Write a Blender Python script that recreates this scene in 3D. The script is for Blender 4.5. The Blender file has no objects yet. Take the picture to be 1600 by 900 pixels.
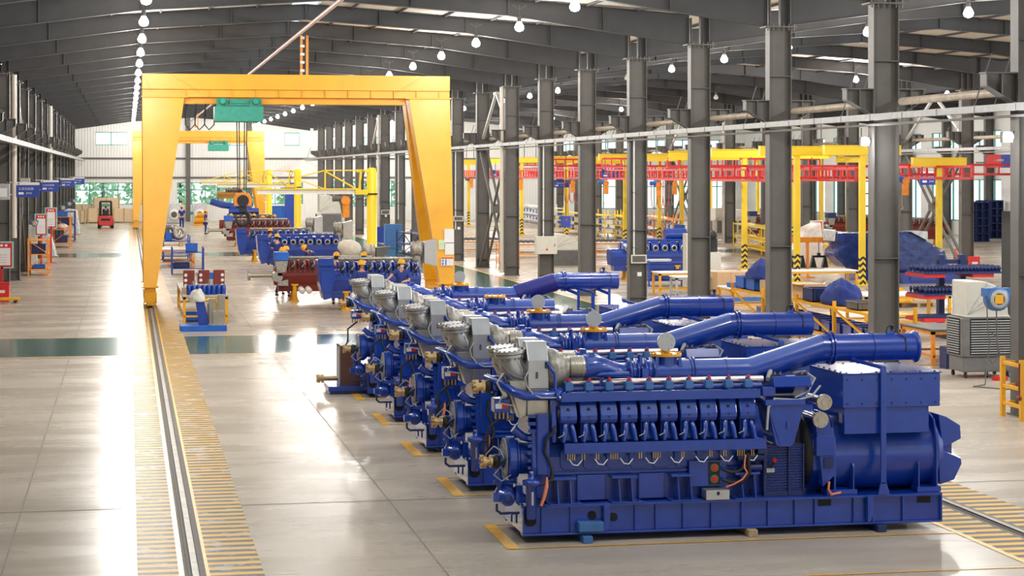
import bpy, bmesh, math, random
from mathutils import Vector, Matrix, Quaternion
random.seed(7)
C = bpy.context.scene.collection
PI = math.pi

# ---------------------------------------------------------------- camera, sky, sun, exposure
F_PX = 3100.0; YAW = math.atan2(600, F_PX); EYE = 4.5; HORIZON = 269.0
cd = bpy.data.cameras.new('camera'); cam = bpy.data.objects.new('camera', cd); C.objects.link(cam)
cam.location = (0, 0, EYE); cam.rotation_euler = (PI / 2, 0, -YAW)
cd.sensor_width = 36; cd.lens = F_PX / 1600 * 36; cd.shift_y = -(450 - HORIZON) / 1600
cd.clip_start = .5; cd.clip_end = 600
S = bpy.context.scene; S.camera = cam
S.view_settings.view_transform = 'Standard'; S.view_settings.look = 'None'
S.view_settings.gamma = 1; S.view_settings.use_curve_mapping = False
S.view_settings.exposure = 0.2
S.cycles.use_denoising = True
S.cycles.max_bounces = 6; S.cycles.diffuse_bounces = 4; S.cycles.glossy_bounces = 3
S.cycles.transparent_max_bounces = 6; S.cycles.sample_clamp_indirect = 6
LAMP_W = 230
SKY = 1.5
w = bpy.data.worlds.new('world'); S.world = w; w.use_nodes = True
bg = w.node_tree.nodes['Background']; bg.inputs['Color'].default_value = (.93, .97, 1, 1); bg.inputs['Strength'].default_value = SKY

def G(u, v, z=0.0):
    "where the line of sight of a photo point meets the level z"
    a = (u - 800) / F_PX; b = (HORIZON - v) / F_PX; s, c = math.sin(YAW), math.cos(YAW)
    t = (z - EYE) / b
    return Vector(((s + a * c) * t, (c - a * s) * t, z))
def AY(u, v, y):
    a = (u - 800) / F_PX; b = (HORIZON - v) / F_PX; s, c = math.sin(YAW), math.cos(YAW)
    t = y / (c - a * s)
    return Vector(((s + a * c) * t, y, EYE + b * t))

# ---------------------------------------------------------------- materials
def nt(name):
    m = bpy.data.materials.new(name); m.use_nodes = True
    return m, m.node_tree.nodes, m.node_tree.links, m.node_tree.nodes['Principled BSDF']
def mat(name, col, rough=.5, metal=0., var=.12, scale=6., coat=0., bump=0.):
    m, N, L, p = nt(name)
    tc = N.new('ShaderNodeTexCoord'); no = N.new('ShaderNodeTexNoise'); no.inputs['Scale'].default_value = scale
    no.inputs['Detail'].default_value = 4
    L.new(tc.outputs['Object'], no.inputs['Vector'])
    r = N.new('ShaderNodeValToRGB'); r.color_ramp.elements[0].position = .3; r.color_ramp.elements[1].position = .7
    r.color_ramp.elements[0].color = tuple(max(0, k * (1 - var)) for k in col) + (1,)
    r.color_ramp.elements[1].color = tuple(min(1, k * (1 + var)) for k in col) + (1,)
    L.new(no.outputs['Fac'], r.inputs['Fac']); L.new(r.outputs['Color'], p.inputs['Base Color'])
    p.inputs['Roughness'].default_value = rough; p.inputs['Metallic'].default_value = metal
    if coat: p.inputs['Coat Weight'].default_value = coat; p.inputs['Coat Roughness'].default_value = .12
    if bump:
        b = N.new('ShaderNodeBump'); b.inputs['Strength'].default_value = bump; b.inputs['Distance'].default_value = .02
        L.new(no.outputs['Fac'], b.inputs['Height']); L.new(b.outputs['Normal'], p.inputs['Normal'])
    return m
def emit(name, col, k):
    m, N, L, p = nt(name)
    p.inputs['Base Color'].default_value = col + (1,); p.inputs['Emission Color'].default_value = col + (1,); p.inputs['Emission Strength'].default_value = k
    return m
BLUE = mat('blue_paint', (.006, .048, .35), .26, coat=.6, var=.08)
BLUE2 = mat('light_blue_paint', (.05, .16, .42), .4)
NAVY = mat('navy_paint', (.01, .022, .11), .45)
BLACK = mat('black_rubber', (.012, .012, .014), .55)
DARK = mat('dark_gap', (.006, .007, .012), .8)  # near-black for shade painted in gaps, holes and recesses, and a latch
YEL = mat('yellow_paint', (.8, .385, .01), .38, var=.05, scale=2)
YEL2 = mat('lemon_yellow_paint', (.86, .6, .02), .4, var=.015)
ORANGE = mat('orange_paint', (.82, .27, .015), .42)
RED = mat('red_paint', (.62, .02, .02), .35)
MAROON = mat('maroon_primer', (.2, .025, .018), .45)
SILVER = mat('aluminium', (.5, .5, .5), .36, .8, var=.06)
CAST = mat('cast_alloy', (.36, .34, .3), .45, .6, var=.35, scale=14, bump=.4)
STEEL = mat('stainless', (.47, .43, .36), .3, .9, var=.12)
BRASS = mat('bronze', (.62, .43, .22), .35, .9, var=.2)
COPPER = mat('polished_pipe', (.9, .74, .68), .25, .8, var=.06)
WHITE = mat('white_paint', (.8, .8, .78), .5, var=.04)
GREYST = mat('steel_grey_paint', (.105, .098, .09), .55, var=.12, scale=2)
GREYD = mat('dark_steel_paint', (.045, .046, .05), .6, var=.12, scale=2)
GREYL = mat('light_grey_paint', (.42, .42, .41), .5)
CREAM = mat('cream_sheet', (.62, .57, .5), .6, var=.06, scale=1)
BEIGE = mat('beige_plastic', (.62, .6, .53), .5, var=.04)
GREYPL = mat('grey_plastic', (.17, .165, .16), .5)
TEAL = mat('teal_paint', (.03, .3, .22), .5)
WOOD = mat('timber', (.45, .32, .18), .75, var=.25, scale=9)
CARD = mat('cardboard', (.55, .36, .2), .8, var=.06)
CLOTHB = mat('blue_cloth', (.015, .035, .2), .85)
SKIN = mat('skin', (.55, .3, .2), .55)
HAIR = mat('hair', (.01, .008, .007), .6)
BIN = mat('blue_plastic', (.012, .12, .55), .4)
ORHOSE = mat('orange_sleeve', (.8, .25, .12), .6)
GREEN = mat('green_paint', (.02, .3, .1), .5)
FILM = mat('plastic_film', (.55, .58, .62), .18, var=.25, scale=5, bump=.8)
RADI = mat('radiator_core', (.16, .075, .05), .6, var=.25, scale=40)
PAPER = mat('paper', (.8, .8, .8), .7, var=.02)
BULB = emit('lamp_glow', (.95, .98, 1.), 22)
BULB_OFF = mat('lamp_glass', (.75, .72, .66), .3)
SIGNB = mat('sign_blue', (.015, .05, .36), .4, var=.03)

# ---------------------------------------------------------------- mesh builder
class MB:
    def __init__(s): s.v = []; s.f = []; s.mi = []; s.sm = []; s.mats = []; s.cur = 0
    def m(s, material):
        if material not in s.mats: s.mats.append(material)
        s.cur = s.mats.index(material); return s
    def add(s, vs, fs, smooth=False):
        o = len(s.v); s.v += [tuple(p) for p in vs]
        for f in fs: s.f.append(tuple(i + o for i in f)); s.mi.append(s.cur); s.sm.append(smooth)
        return s
    def box(s, x0, x1, y0, y1, z0, z1, rot=None, piv=None):
        vs = [(x, y, z) for z in (z0, z1) for y in (y0, y1) for x in (x0, x1)]
        if rot is not None:
            p = Vector(piv if piv else ((x0 + x1) / 2, (y0 + y1) / 2, (z0 + z1) / 2)); vs = [rot @ (Vector(q) - p) + p for q in vs]
        return s.add(vs, [(0, 2, 3, 1), (4, 5, 7, 6), (0, 1, 5, 4), (2, 6, 7, 3), (0, 4, 6, 2), (1, 3, 7, 5)])
    def prism(s, poly, a0, a1, axis='y'):
        "a polygon in the plane across the axis, extruded from a0 to a1; poly is (x,z) for y, (y,z) for x, (x,y) for z"
        n = len(poly)
        def P(p, a): return (p[0], a, p[1]) if axis == 'y' else (a, p[0], p[1]) if axis == 'x' else (p[0], p[1], a)
        vs = [P(p, a0) for p in poly] + [P(p, a1) for p in poly]
        fs = [tuple(range(n)), tuple(range(2 * n - 1, n - 1, -1))] + [(i, n + i, n + (i + 1) % n, (i + 1) % n) for i in range(n)]
        ar = sum(poly[i][0] * poly[(i + 1) % n][1] - poly[(i + 1) % n][0] * poly[i][1] for i in range(n))
        flip = (ar < 0) if axis == 'y' else (ar > 0)
        if axis == 'z': flip = ar > 0
        if a1 < a0: flip = not flip
        if flip: fs = [f[::-1] for f in fs]
        return s.add(vs, fs)
    def lathe(s, prof, o=(0, 0, 0), d=(0, 0, 1), n=20, smooth=True, caps=True):
        "prof is (radius, distance along d)"
        o = Vector(o); d = Vector(d).normalized(); a = d.orthogonal().normalized(); b = d.cross(a)
        vs = []; fs = []
        for r, h in prof:
            for k in range(n):
                t = 2 * PI * k / n; vs.append(o + d * h + (a * math.cos(t) + b * math.sin(t)) * r)
        for i in range(len(prof) - 1):
            for k in range(n):
                k2 = (k + 1) % n; fs.append((i * n + k, i * n + k2, (i + 1) * n + k2, (i + 1) * n + k))
        s.add(vs, fs, smooth)
        if caps:
            m = len(prof)
            s.add(vs[:n], [tuple(range(n - 1, -1, -1))]); s.add(vs[(m - 1) * n:], [tuple(range(n))])
        return s
    def cyl(s, p0, p1, r0, r1=None, n=14, smooth=True):
        p0 = Vector(p0); p1 = Vector(p1); r1 = r0 if r1 is None else r1
        return s.lathe([(r0, 0), (r1, (p1 - p0).length)], p0, p1 - p0, n, smooth)
    def tube(s, pts, r, n=10, caps=True):
        pts = [Vector(p) for p in pts]; rs = r if isinstance(r, (list, tuple)) else [r] * len(pts)
        T = []
        for i in range(len(pts)):
            a = pts[max(i - 1, 0)]; b = pts[min(i + 1, len(pts) - 1)]
            q = (pts[i] - a).normalized() + (b - pts[i]).normalized(); T.append(q.normalized())
        u = T[0].orthogonal().normalized(); vs = []
        for i, p in enumerate(pts):
            u = (u - T[i] * u.dot(T[i])).normalized(); w_ = T[i].cross(u)
            k = 1.0
            if 0 < i < len(pts) - 1:
                ca = max(.5, T[i].dot((pts[i + 1] - p).normalized())); k = 1 / ca if ca > .8 else 1.1
            for j in range(n):
                t = 2 * PI * j / n; vs.append(p + (u * math.cos(t) + w_ * math.sin(t)) * rs[i] * k)
        fs = [(i * n + j, i * n + (j + 1) % n, (i + 1) * n + (j + 1) % n, (i + 1) * n + j) for i in range(len(pts) - 1) for j in range(n)]
        s.add(vs, fs, True)
        if caps: s.add(vs[:n], [tuple(range(n - 1, -1, -1))]); s.add(vs[-n:], [tuple(range(n))])
        return s
    def bar(s, p0, p1, a, b=None, up=(0, 0, 1)):
        "a square bar of section a x b from p0 to p1"
        p0 = Vector(p0); p1 = Vector(p1); b = a if b is None else b; d = (p1 - p0).normalized()
        u = Vector(up); x = d.cross(u)
        if x.length < 1e-4: x = d.cross(Vector((0, 1, 0)))
        x.normalize(); y = x.cross(d).normalized()
        vs = [p + x * a / 2 * i + y * b / 2 * j for p in (p0, p1) for i, j in ((-1, -1), (1, -1), (1, 1), (-1, 1))]
        return s.add(vs, [(0, 3, 2, 1), (4, 5, 6, 7), (0, 1, 5, 4), (1, 2, 6, 5), (2, 3, 7, 6), (3, 0, 4, 7)][0:6])
    def sphere(s, c, r, n=12, m=8, sc=(1, 1, 1)):
        prof = []; vs = []; fs = []; c = Vector(c)
        for i in range(m + 1):
            t = PI * i / m
            for k in range(n):
                p = 2 * PI * k / n; vs.append(c + Vector((math.sin(t) * math.cos(p) * r * sc[0], math.sin(t) * math.sin(p) * r * sc[1], math.cos(t) * r * sc[2])))
        for i in range(m):
            for k in range(n): fs.append((i * n + k, (i + 1) * n + k, (i + 1) * n + (k + 1) % n, i * n + (k + 1) % n))
        return s.add(vs, fs, True)
    def bolts(s, c, d, R, n, r=.012, h=.02):
        c = Vector(c); d = Vector(d).normalized(); a = d.orthogonal().normalized(); b = d.cross(a)
        for k in range(n):
            t = 2 * PI * (k + .5) / n; p = c + (a * math.cos(t) + b * math.sin(t)) * R
            s.cyl(p, p + d * h, r, n=6, smooth=False)
        return s
    def build(s, name, material=None, parent=None, loc=None, bevel=0):
        me = bpy.data.meshes.new(name); me.from_pydata(s.v, [], s.f)
        for m in (s.mats or [material]): me.materials.append(m)
        me.polygons.foreach_set('material_index', s.mi if s.mats else [0] * len(s.f)); me.polygons.foreach_set('use_smooth', s.sm)
        me.validate(); me.update()
        o = bpy.data.objects.new(name, me); C.objects.link(o)
        if parent: o.parent = parent
        if loc is not None: o.location = loc
        if bevel:
            b = o.modifiers.new('b', 'BEVEL'); b.width = bevel; b.segments = 2; b.limit_method = 'ANGLE'; b.angle_limit = .7
        return o
def tag(o, label=None, cat=None, group=None, kind=None):
    if label: o['label'] = label
    if cat: o['category'] = cat
    if group: o['group'] = group
    if kind: o['kind'] = kind
    return o
def thing(name, label, cat, loc=(0, 0, 0), rz=0, group=None):
    o = bpy.data.objects.new(name, None); C.objects.link(o); o.location = loc; o.rotation_euler = (0, 0, rz); o.empty_display_size = .2
    return tag(o, label, cat, group)
KIDS = {}
def kids(o): return [c for c in C.objects if c.parent == o]
def dup(o, loc=None, label=None, rz=None, skip=(), parent=None, _idx=None):
    if _idx is None:
        _idx = {}
        for c in C.objects:
            if c.parent: _idx.setdefault(c.parent.name, []).append(c)
    c = o.copy(); C.objects.link(c)
    if parent: c.parent = parent
    if loc is not None: c.location = loc
    if rz is not None: c.rotation_euler = (0, 0, rz)
    if label: c['label'] = label
    for ch in _idx.get(o.name, []):
        if ch.name.split('.')[0] in skip: continue
        dup(ch, parent=c, skip=skip, _idx=_idx)
    return c
def one(name, mb, material, label, cat, loc=(0, 0, 0), rz=0, group=None, bevel=0):
    "a thing that is one mesh"
    o = mb.build(name, material, None, loc, bevel); o.rotation_euler = (0, 0, rz)
    return tag(o, label, cat, group)
def structure(name, mb, material, parent=None):
    o = mb.build(name, material, parent); o['kind'] = 'structure'; return o
NTH = 'first second third fourth fifth sixth seventh eighth ninth tenth eleventh twelfth thirteenth fourteenth fifteenth sixteenth seventeenth eighteenth nineteenth twentieth'.split()
def text(s, size, material, parent, loc, rot, align='CENTER', name='lettering', ext=.002):
    cu = bpy.data.curves.new(name, 'FONT'); cu.body = s; cu.size = size; cu.align_x = align; cu.align_y = 'CENTER'; cu.extrude = ext
    cu.materials.append(material); o = bpy.data.objects.new(name, cu); C.objects.link(o); o.location = loc; o.rotation_euler = rot
    me = bpy.data.meshes.new_from_object(o.evaluated_get(bpy.context.evaluated_depsgraph_get())); C.objects.unlink(o)
    o = bpy.data.objects.new(name, me); C.objects.link(o); o.location = loc; o.rotation_euler = rot
    if parent: o.parent = parent
    return o
def at_x(u, x):
    "depth at which the vertical plane of a photo column meets the level x"
    a = (u - 800) / F_PX; s, c = math.sin(YAW), math.cos(YAW); return x * (c - a * s) / (s + a * c)

# ---------------------------------------------------------------- the hall: floor
XL, XR1, XR2, XR3 = -5.0, 16.4, 37.5, 58.6
Y0, YB = 12.0, 184.0
FR = [41.5 + 7.22 * k for k in range(-1, 20)]
def floor_material():
    m, N, L, p = nt('polished_concrete')
    tc = N.new('ShaderNodeTexCoord')
    mp = N.new('ShaderNodeMapping'); mp.inputs['Scale'].default_value = (.22, .9, 1); L.new(tc.outputs['Object'], mp.inputs['Vector'])
    n1 = N.new('ShaderNodeTexNoise'); n1.inputs['Scale'].default_value = .8; n1.inputs['Detail'].default_value = 8; n1.inputs['Roughness'].default_value = .62
    L.new(mp.outputs['Vector'], n1.inputs['Vector'])
    r1 = N.new('ShaderNodeValToRGB'); e = r1.color_ramp.elements
    e[0].position = .25; e[0].color = (.4, .335, .265, 1); e[1].position = .75; e[1].color = (.57, .5, .415, 1)
    L.new(n1.outputs['Fac'], r1.inputs['Fac'])
    n2 = N.new('ShaderNodeTexNoise'); n2.inputs['Scale'].default_value = .35; n2.inputs['Detail'].default_value = 6; L.new(tc.outputs['Object'], n2.inputs['Vector'])
    r2 = N.new('ShaderNodeValToRGB'); e = r2.color_ramp.elements
    e[0].position = .35; e[0].color = (.86, .85, .84, 1); e[1].position = .65; e[1].color = (1, 1, 1, 1); L.new(n2.outputs['Fac'], r2.inputs['Fac'])
    mx = N.new('ShaderNodeMix'); mx.data_type = 'RGBA'; mx.blend_type = 'MULTIPLY'; mx.inputs['Factor'].default_value = 1
    L.new(r1.outputs['Color'], mx.inputs['A']); L.new(r2.outputs['Color'], mx.inputs['B'])
    # dark saw-cut joints every 6 m
    L.new(mx.outputs['Result'], p.inputs['Base Color'])
    r3 = N.new('ShaderNodeValToRGB'); e = r3.color_ramp.elements
    e[0].position = .3; e[0].color = (.2, .2, .2, 1); e[1].position = .72; e[1].color = (.34, .34, .34, 1); L.new(n1.outputs['Fac'], r3.inputs['Fac'])
    L.new(r3.outputs['Color'], p.inputs['Roughness'])
    p.inputs['Specular IOR Level'].default_value = .1
    b = N.new('ShaderNodeBump'); b.inputs['Strength'].default_value = .05; b.inputs['Distance'].default_value = .03
    L.new(n1.outputs['Fac'], b.inputs['Height']); L.new(b.outputs['Normal'], p.inputs['Normal'])
    return m
def hatch_material(name, worn):
    m, N, L, p = nt(name)
    tc = N.new('ShaderNodeTexCoord'); sx = N.new('ShaderNodeSeparateXYZ'); L.new(tc.outputs['Object'], sx.inputs['Vector'])
    k = N.new('ShaderNodeMath'); k.operation = 'MULTIPLY'; k.inputs[1].default_value = 1 / .3; L.new(sx.outputs['Y'], k.inputs[0])
    fr = N.new('ShaderNodeMath'); fr.operation = 'FRACT'; L.new(k.outputs[0], fr.inputs[0])
    gt = N.new('ShaderNodeMath'); gt.operation = 'GREATER_THAN'; gt.inputs[1].default_value = .5; L.new(fr.outputs[0], gt.inputs[0])
    c1 = N.new('ShaderNodeMix'); c1.data_type = 'RGBA'; c1.inputs['A'].default_value = (.085, .082, .085, 1); c1.inputs['B'].default_value = (.74, .42, .05, 1)
    L.new(gt.outputs[0], c1.inputs['Factor'])
    n = N.new('ShaderNodeTexNoise'); n.inputs['Scale'].default_value = 2.2; n.inputs['Detail'].default_value = 9; n.inputs['Roughness'].default_value = .7
    L.new(tc.outputs['Object'], n.inputs['Vector'])
    r = N.new('ShaderNodeValToRGB'); r.color_ramp.elements[0].position = .62 - worn; r.color_ramp.elements[1].position = .7 - worn * .6
    L.new(n.outputs['Fac'], r.inputs['Fac'])
    c2 = N.new('ShaderNodeMix'); c2.data_type = 'RGBA'; c2.inputs['B'].default_value = (.5, .45, .4, 1)
    L.new(r.outputs['Color'], c2.inputs['Factor']); L.new(c1.outputs['Result'], c2.inputs['A']); L.new(c2.outputs['Result'], p.inputs['Base Color'])
    p.inputs['Roughness'].default_value = .45
    p.inputs['Specular IOR Level'].default_value = .1
    return m
FLOOR = floor_material(); HATCH = hatch_material('worn_hatching', .1); HATCH2 = hatch_material('fresh_hatching', .02)
GREENF = mat('green_floor_paint', (.03, .125, .095), .14, var=.2, scale=1)
LINE = mat('yellow_line_paint', (.8, .42, .03), .35, var=.12)
JOINT = mat('joint_filler', (.16, .14, .12), .7)
WORN = mat('worn_concrete', (.62, .6, .57), .3, var=.25, scale=5)
fl = MB().m(FLOOR)
fl.add([(XL - 1, Y0 - 10, 0), (XR3 + 1, Y0 - 10, 0), (XR3 + 1, YB + 1, 0), (XL - 1, YB + 1, 0)], [(0, 1, 2, 3)])
def patch(x0, x1, y0, y1, m, z=.002): fl.m(m).add([(x0, y0, z), (x1, y0, z), (x1, y1, z), (x0, y1, z)], [(0, 1, 2, 3)])
for (a, b) in ((49.6, 55.1), (107, 112.5)): 
    patch(XL, 12.9, a, b, GREENF); patch(XL, 12.9, b, b + .09, LINE); patch(XL, 12.9, a - .09, a, LINE)
patch(12.9, 15.6, 49.6, 160, GREENF); patch(15.6, 15.72, 49.6, 160, LINE); patch(15.6, 36, 107, 111, GREENF)
patch(.06, .56, 12, YB, HATCH, .004); patch(.9, 1.5, 12, YB, HATCH, .004); patch(.02, .1, 12, 60, WORN, .005)
patch(.56, .62, 12, YB, LINE, .005); patch(.86, .9, 12, YB, LINE, .005); patch(.62, .86, 12, YB, JOINT, .004)
patch(10.2, 10.78, 12, 62, HATCH2, .004); patch(11.1, 11.75, 12, 62, HATCH2, .004); patch(10.78, 11.1, 12, 62, JOINT, .004)
patch(10.12, 10.2, 12, 62, LINE, .005)
for k in range(5):                                       # yellow bay lines round each engine set
    y = 23.25 + 3.95 * k; patch(4.5, 10.4, y - .03, y + .03, LINE, .006); patch(4.44, 4.6, y - .03, y + 1.65, LINE, .007); patch(4.5, 4.9, y + 1.6, y + 1.65, LINE, .006)
patch(7.4, 13, 21.05, 21.1, LINE, .006)
for y in (27.0, 46, 62, 84, 130): patch(XL, XR3, y, y + .03, JOINT, .003)
for x in (-1.4, 3.5): patch(x, x + .02, 12, YB, JOINT, .0015)
patch(.58, .6, 12, 13, LINE, .005)
floor = structure('floor', fl, FLOOR)
RAILST = mat('worn_rail', (.3, .27, .23), .45, .3, var=.2)
def rail(x, label):
    b = MB().m(RAILST).box(x - .035, x + .035, 12, YB - 12, 0, .03).m(JOINT).box(x - .08, x - .05, 12, YB - 12, 0, .012).box(x + .05, x + .08, 12, YB - 12, 0, .012)
    one('gantry_rail', b, STEEL, label, 'rail')
rail(.74, 'worn steel crane rail set in the floor between faded hatching, beside the wide empty aisle')
rail(10.94, 'steel crane rail passing behind the generators, between bright yellow and grey hatching')

# ---------------------------------------------------------------- roof, walls
def deck_z(x):
    k = (x - XL) % 21.1; return 9.12 + .07 * (10.55 - abs(k - 10.55))
ce = MB().m(CREAM)
YD = -5.0
xs = [XL - .3, .9, 3.9, 5.1, 5.95, 7.6, 10.6, XR1, 20.5, 26.4, 27.6, 33.4, XR2, 42, 47.4, 48.6, 54, XR3 + .3]
for i in range(len(xs) - 1):
    a, b = xs[i], xs[i + 1]
    if i in (3, 9, 14): continue
    za, zb = deck_z(a), deck_z(b)
    YA = 46.0 if i in (1, 5, 8, 10) else YD          # near strips left open for unseen skylights, added to let in top light
    ce.add([(a, YA, za), (b, YA, zb), (b, YB, zb), (a, YB, za), (a, YA, za + .1), (b, YA, zb + .1), (b, YB, zb + .1), (a, YB, za + .1)],
           [(0, 3, 2, 1), (4, 5, 6, 7), (0, 1, 5, 4), (2, 3, 7, 6), (0, 4, 7, 3), (1, 2, 6, 5)])
ce.m(GREYD)
structure('ceiling', ce, CREAM)
def translucent():
    m, N, L, p = nt('skylight_sheet'); t = N.new('ShaderNodeBsdfTranslucent'); t.inputs['Color'].default_value = (.85, .9, .92, 1)
    L.new(t.outputs[0], N['Material Output'].inputs['Surface']); return m
SKYL = translucent()
for i, (a, b) in enumerate(((5.1, 5.95), (26.4, 27.6), (47.4, 48.6))):
    q = MB().box(a, b, YD, YB, deck_z(a) + .06, deck_z(a) + .075); structure('window_%d' % (i + 4), q, SKYL)
for i, k in enumerate((1, 5, 8, 10)):  # added skylights above the near floor, out of view, for more top light
    q = MB(); x0, x1 = xs[k], xs[k + 1]; z0, z1 = deck_z(x0), deck_z(x1)
    q.add([(x0, YD, z0 + .05), (x1, YD, z1 + .05), (x1, 46, z1 + .05), (x0, 46, z0 + .05)], [(0, 1, 2, 3)]); structure('window_%d' % (i + 60), q, SKYL)
# gable-frame rafters: one welded tapered beam per frame and bay
def rafter_mesh(x0):
    X = [0, 5.4, 10.55, 15.7, 21.1]; zb = [8.24, 9.0, 9.36, 9.0, 8.24]
    b = MB()
    zt = [9.08, 9.46, 9.82, 9.46, 9.08]
    for i in range(4):
        b.add([(x0 + X[i], -.008, zb[i]), (x0 + X[i + 1], -.008, zb[i + 1]), (x0 + X[i + 1], -.008, zt[i + 1]), (x0 + X[i], -.008, zt[i]),
               (x0 + X[i], .008, zb[i]), (x0 + X[i + 1], .008, zb[i + 1]), (x0 + X[i + 1], .008, zt[i + 1]), (x0 + X[i], .008, zt[i])],
              [(0, 1, 2, 3), (7, 6, 5, 4), (0, 4, 5, 1), (3, 2, 6, 7)])
        for z, t in ((zb, -.02), (zt, .02)):
            b.add([(x0 + X[i], -.13, z[i]), (x0 + X[i + 1], -.13, z[i + 1]), (x0 + X[i + 1], .13, z[i + 1]), (x0 + X[i], .13, z[i]),
                   (x0 + X[i], -.13, z[i] + t), (x0 + X[i + 1], -.13, z[i + 1] + t), (x0 + X[i + 1], .13, z[i + 1] + t), (x0 + X[i], .13, z[i] + t)],
                  [(0, 1, 2, 3), (7, 6, 5, 4), (0, 4, 5, 1), (3, 2, 6, 7)])
    def zz(x, L_):
        for i in range(4):
            if X[i] <= x <= X[i + 1]: return L_[i] + (L_[i + 1] - L_[i]) * (x - X[i]) / (X[i + 1] - X[i])
    for x in (2.6, 5.4, 8.2, 10.55, 12.9, 15.7, 18.5):   # web stiffeners
        b.box(x0 + x - .02, x0 + x + .02, -.12, .12, zz(x, zb), zz(x, zt))
    for x in (1.4, 3.9, 6.8, 9.2, 12, 14.4, 17, 19.6):      # fly braces up to the sheeting
        b.bar((x0 + x, .1, zz(x, zb)), (x0 + x, .75, zz(x, zt) - .02), .05)
    return b
RAFT = [rafter_mesh(x0).build('roof_rafter', GREYD) for x0 in (XL, XR1, XR2)]
for bay in range(3):
    tag(RAFT[bay], ['dark steel gable rafter spanning above the aisle with the yellow gantry', 'dark steel rafter over the bay with red overhead tracks', 'dark steel rafter over the bay along the windowed side wall'][bay],
        'rafter', ['rafters over the gantry aisle', 'rafters over the red track bay', 'rafters over the side bay'][bay])
    RAFT[bay].location = (0, FR[0] - 7.22 * 4, 0)
    for y in [FR[0] - 7.22 * k for k in (3, 2, 1)] + FR:
        c = RAFT[bay].copy(); C.objects.link(c); c.location = (0, y, 0)
# purlins and knee braces as one counted set: roof sheeting rails
PUR = MB()
for x0 in (XL, XR1, XR2):
    for k in range(1, 14):
        x = x0 + k * 1.5
        if abs(x - x0 - 10.55) < .7: continue
        z = deck_z(x); PUR.box(x - .03, x + .03, 8, YB, z - .07, z)
o = structure('trim_1', PUR, GREYD)
# walls
def corrugated():
    m, N, L, p = nt('white_corrugated'); tc = N.new('ShaderNodeTexCoord'); wv = N.new('ShaderNodeTexWave')
    wv.inputs['Scale'].default_value = 1.2; wv.bands_direction = 'X'; L.new(tc.outputs['Object'], wv.inputs['Vector'])
    b = N.new('ShaderNodeBump'); b.inputs['Strength'].default_value = .5; b.inputs['Distance'].default_value = .03; L.new(wv.outputs['Fac'], b.inputs['Height'])
    L.new(b.outputs['Normal'], p.inputs['Normal']); p.inputs['Base Color'].default_value = (.72, .72, .7, 1); p.inputs['Roughness'].default_value = .55
    return m
CORR = corrugated()
WINX = [(-4.6, 3.2, 5.3, 16.3), (17.5, 22.0), (38.6, 57.5)]
wb = MB().m(CORR)
def wall_with_holes(b, x0, x1, z0, z1, holes, y0, y1):
    xs_ = sorted({x0, x1, *[h[0] for h in holes], *[h[1] for h in holes]}); zs = sorted({z0, z1, *[h[2] for h in holes], *[h[3] for h in holes]})
    for i in range(len(xs_) - 1):
        j0 = None
        for j in range(len(zs) - 1):
            cx, cz = (xs_[i] + xs_[i + 1]) / 2, (zs[j] + zs[j + 1]) / 2
            if not any(h[0] < cx < h[1] and h[2] < cz < h[3] for h in holes): b.box(xs_[i], xs_[i + 1], y0, y1, zs[j], zs[j + 1])
HB = [(-4.7, 2.9, 1.55, 3.55), (4.4, 15.9, 1.55, 3.55), (-2.9, -.1, 6.95, 8.15), (7.7, 10.6, 6.95, 8.15), (14.2, 15.6, 6.95, 8.15), (17.5, 25.5, 1.3, 3.7), (42, 57, 1.0, 4.2), (18, 24, 6.6, 7.8), (40, 56, 6.2, 7.6)]
wall_with_holes(wb, XL - .3, XR3 + .3, 0, 10.2, HB, YB, YB + .2)
structure('wall_back', wb, CORR)
gt = MB()
for z in (4.0, 5.75): gt.box(XL, XR3, YB - .12, YB, z - .08, z + .08)
for x in (5.4, 11, 27, 48): gt.box(x - .2, x + .2, YB - .25, YB, 0, 9.6)
structure('trim_2', gt, GREYST)
FRG = mat('window_green', (.05, .3, .27), .4)
def glass():
    m, N, L, p = nt('window_glass'); t = N.new('ShaderNodeBsdfTransparent'); t.inputs['Color'].default_value = (.9, .97, .95, 1)
    g = N.new('ShaderNodeBsdfGlossy'); g.inputs['Roughness'].default_value = .05; mx = N.new('ShaderNodeMixShader'); mx.inputs[0].default_value = .06
    L.new(t.outputs[0], mx.inputs[1]); L.new(g.outputs[0], mx.inputs[2]); L.new(mx.outputs[0], N['Material Output'].inputs['Surface']); return m
GLASS = glass()
for i, h in enumerate(HB):
    f = MB(); x0, x1, z0, z1 = h; y0, y1 = YB + .02, YB + .12
    f.box(x0, x1, y0, y1, z0, z0 + .07).box(x0, x1, y0, y1, z1 - .07, z1)
    n = max(1, round((x1 - x0) / 1.25))
    for k in range(n + 1): x = x0 + (x1 - x0) * k / n; f.box(x - .04, x + .04, y0, y1, z0, z1)
    if z1 < 5: zm = z0 + (z1 - z0) * .66; f.box(x0, x1, y0, y1, zm - .04, zm + .04)
    o = structure('window_%d' % (i + 7), f, FRG); g = structure('pane', MB().box(x0, x1, YB + .06, YB + .07, z0, z1), GLASS, o)
wl = MB().box(XL - .6, XL - .45, -5, YB, 0, 9.2)
structure('wall_left', wl, GREYD)
structure('wall_front', MB().box(XL - .6, XR3 + .3, -5.2, -5, 0, 10.2), CORR)
wr = MB().m(CORR)
HR = [(y, y + 5, 1.0, 4.0) for y in range(120, 180, 7)] + [(y, y + 5, 6.2, 7.4) for y in range(120, 180, 7)]
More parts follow.
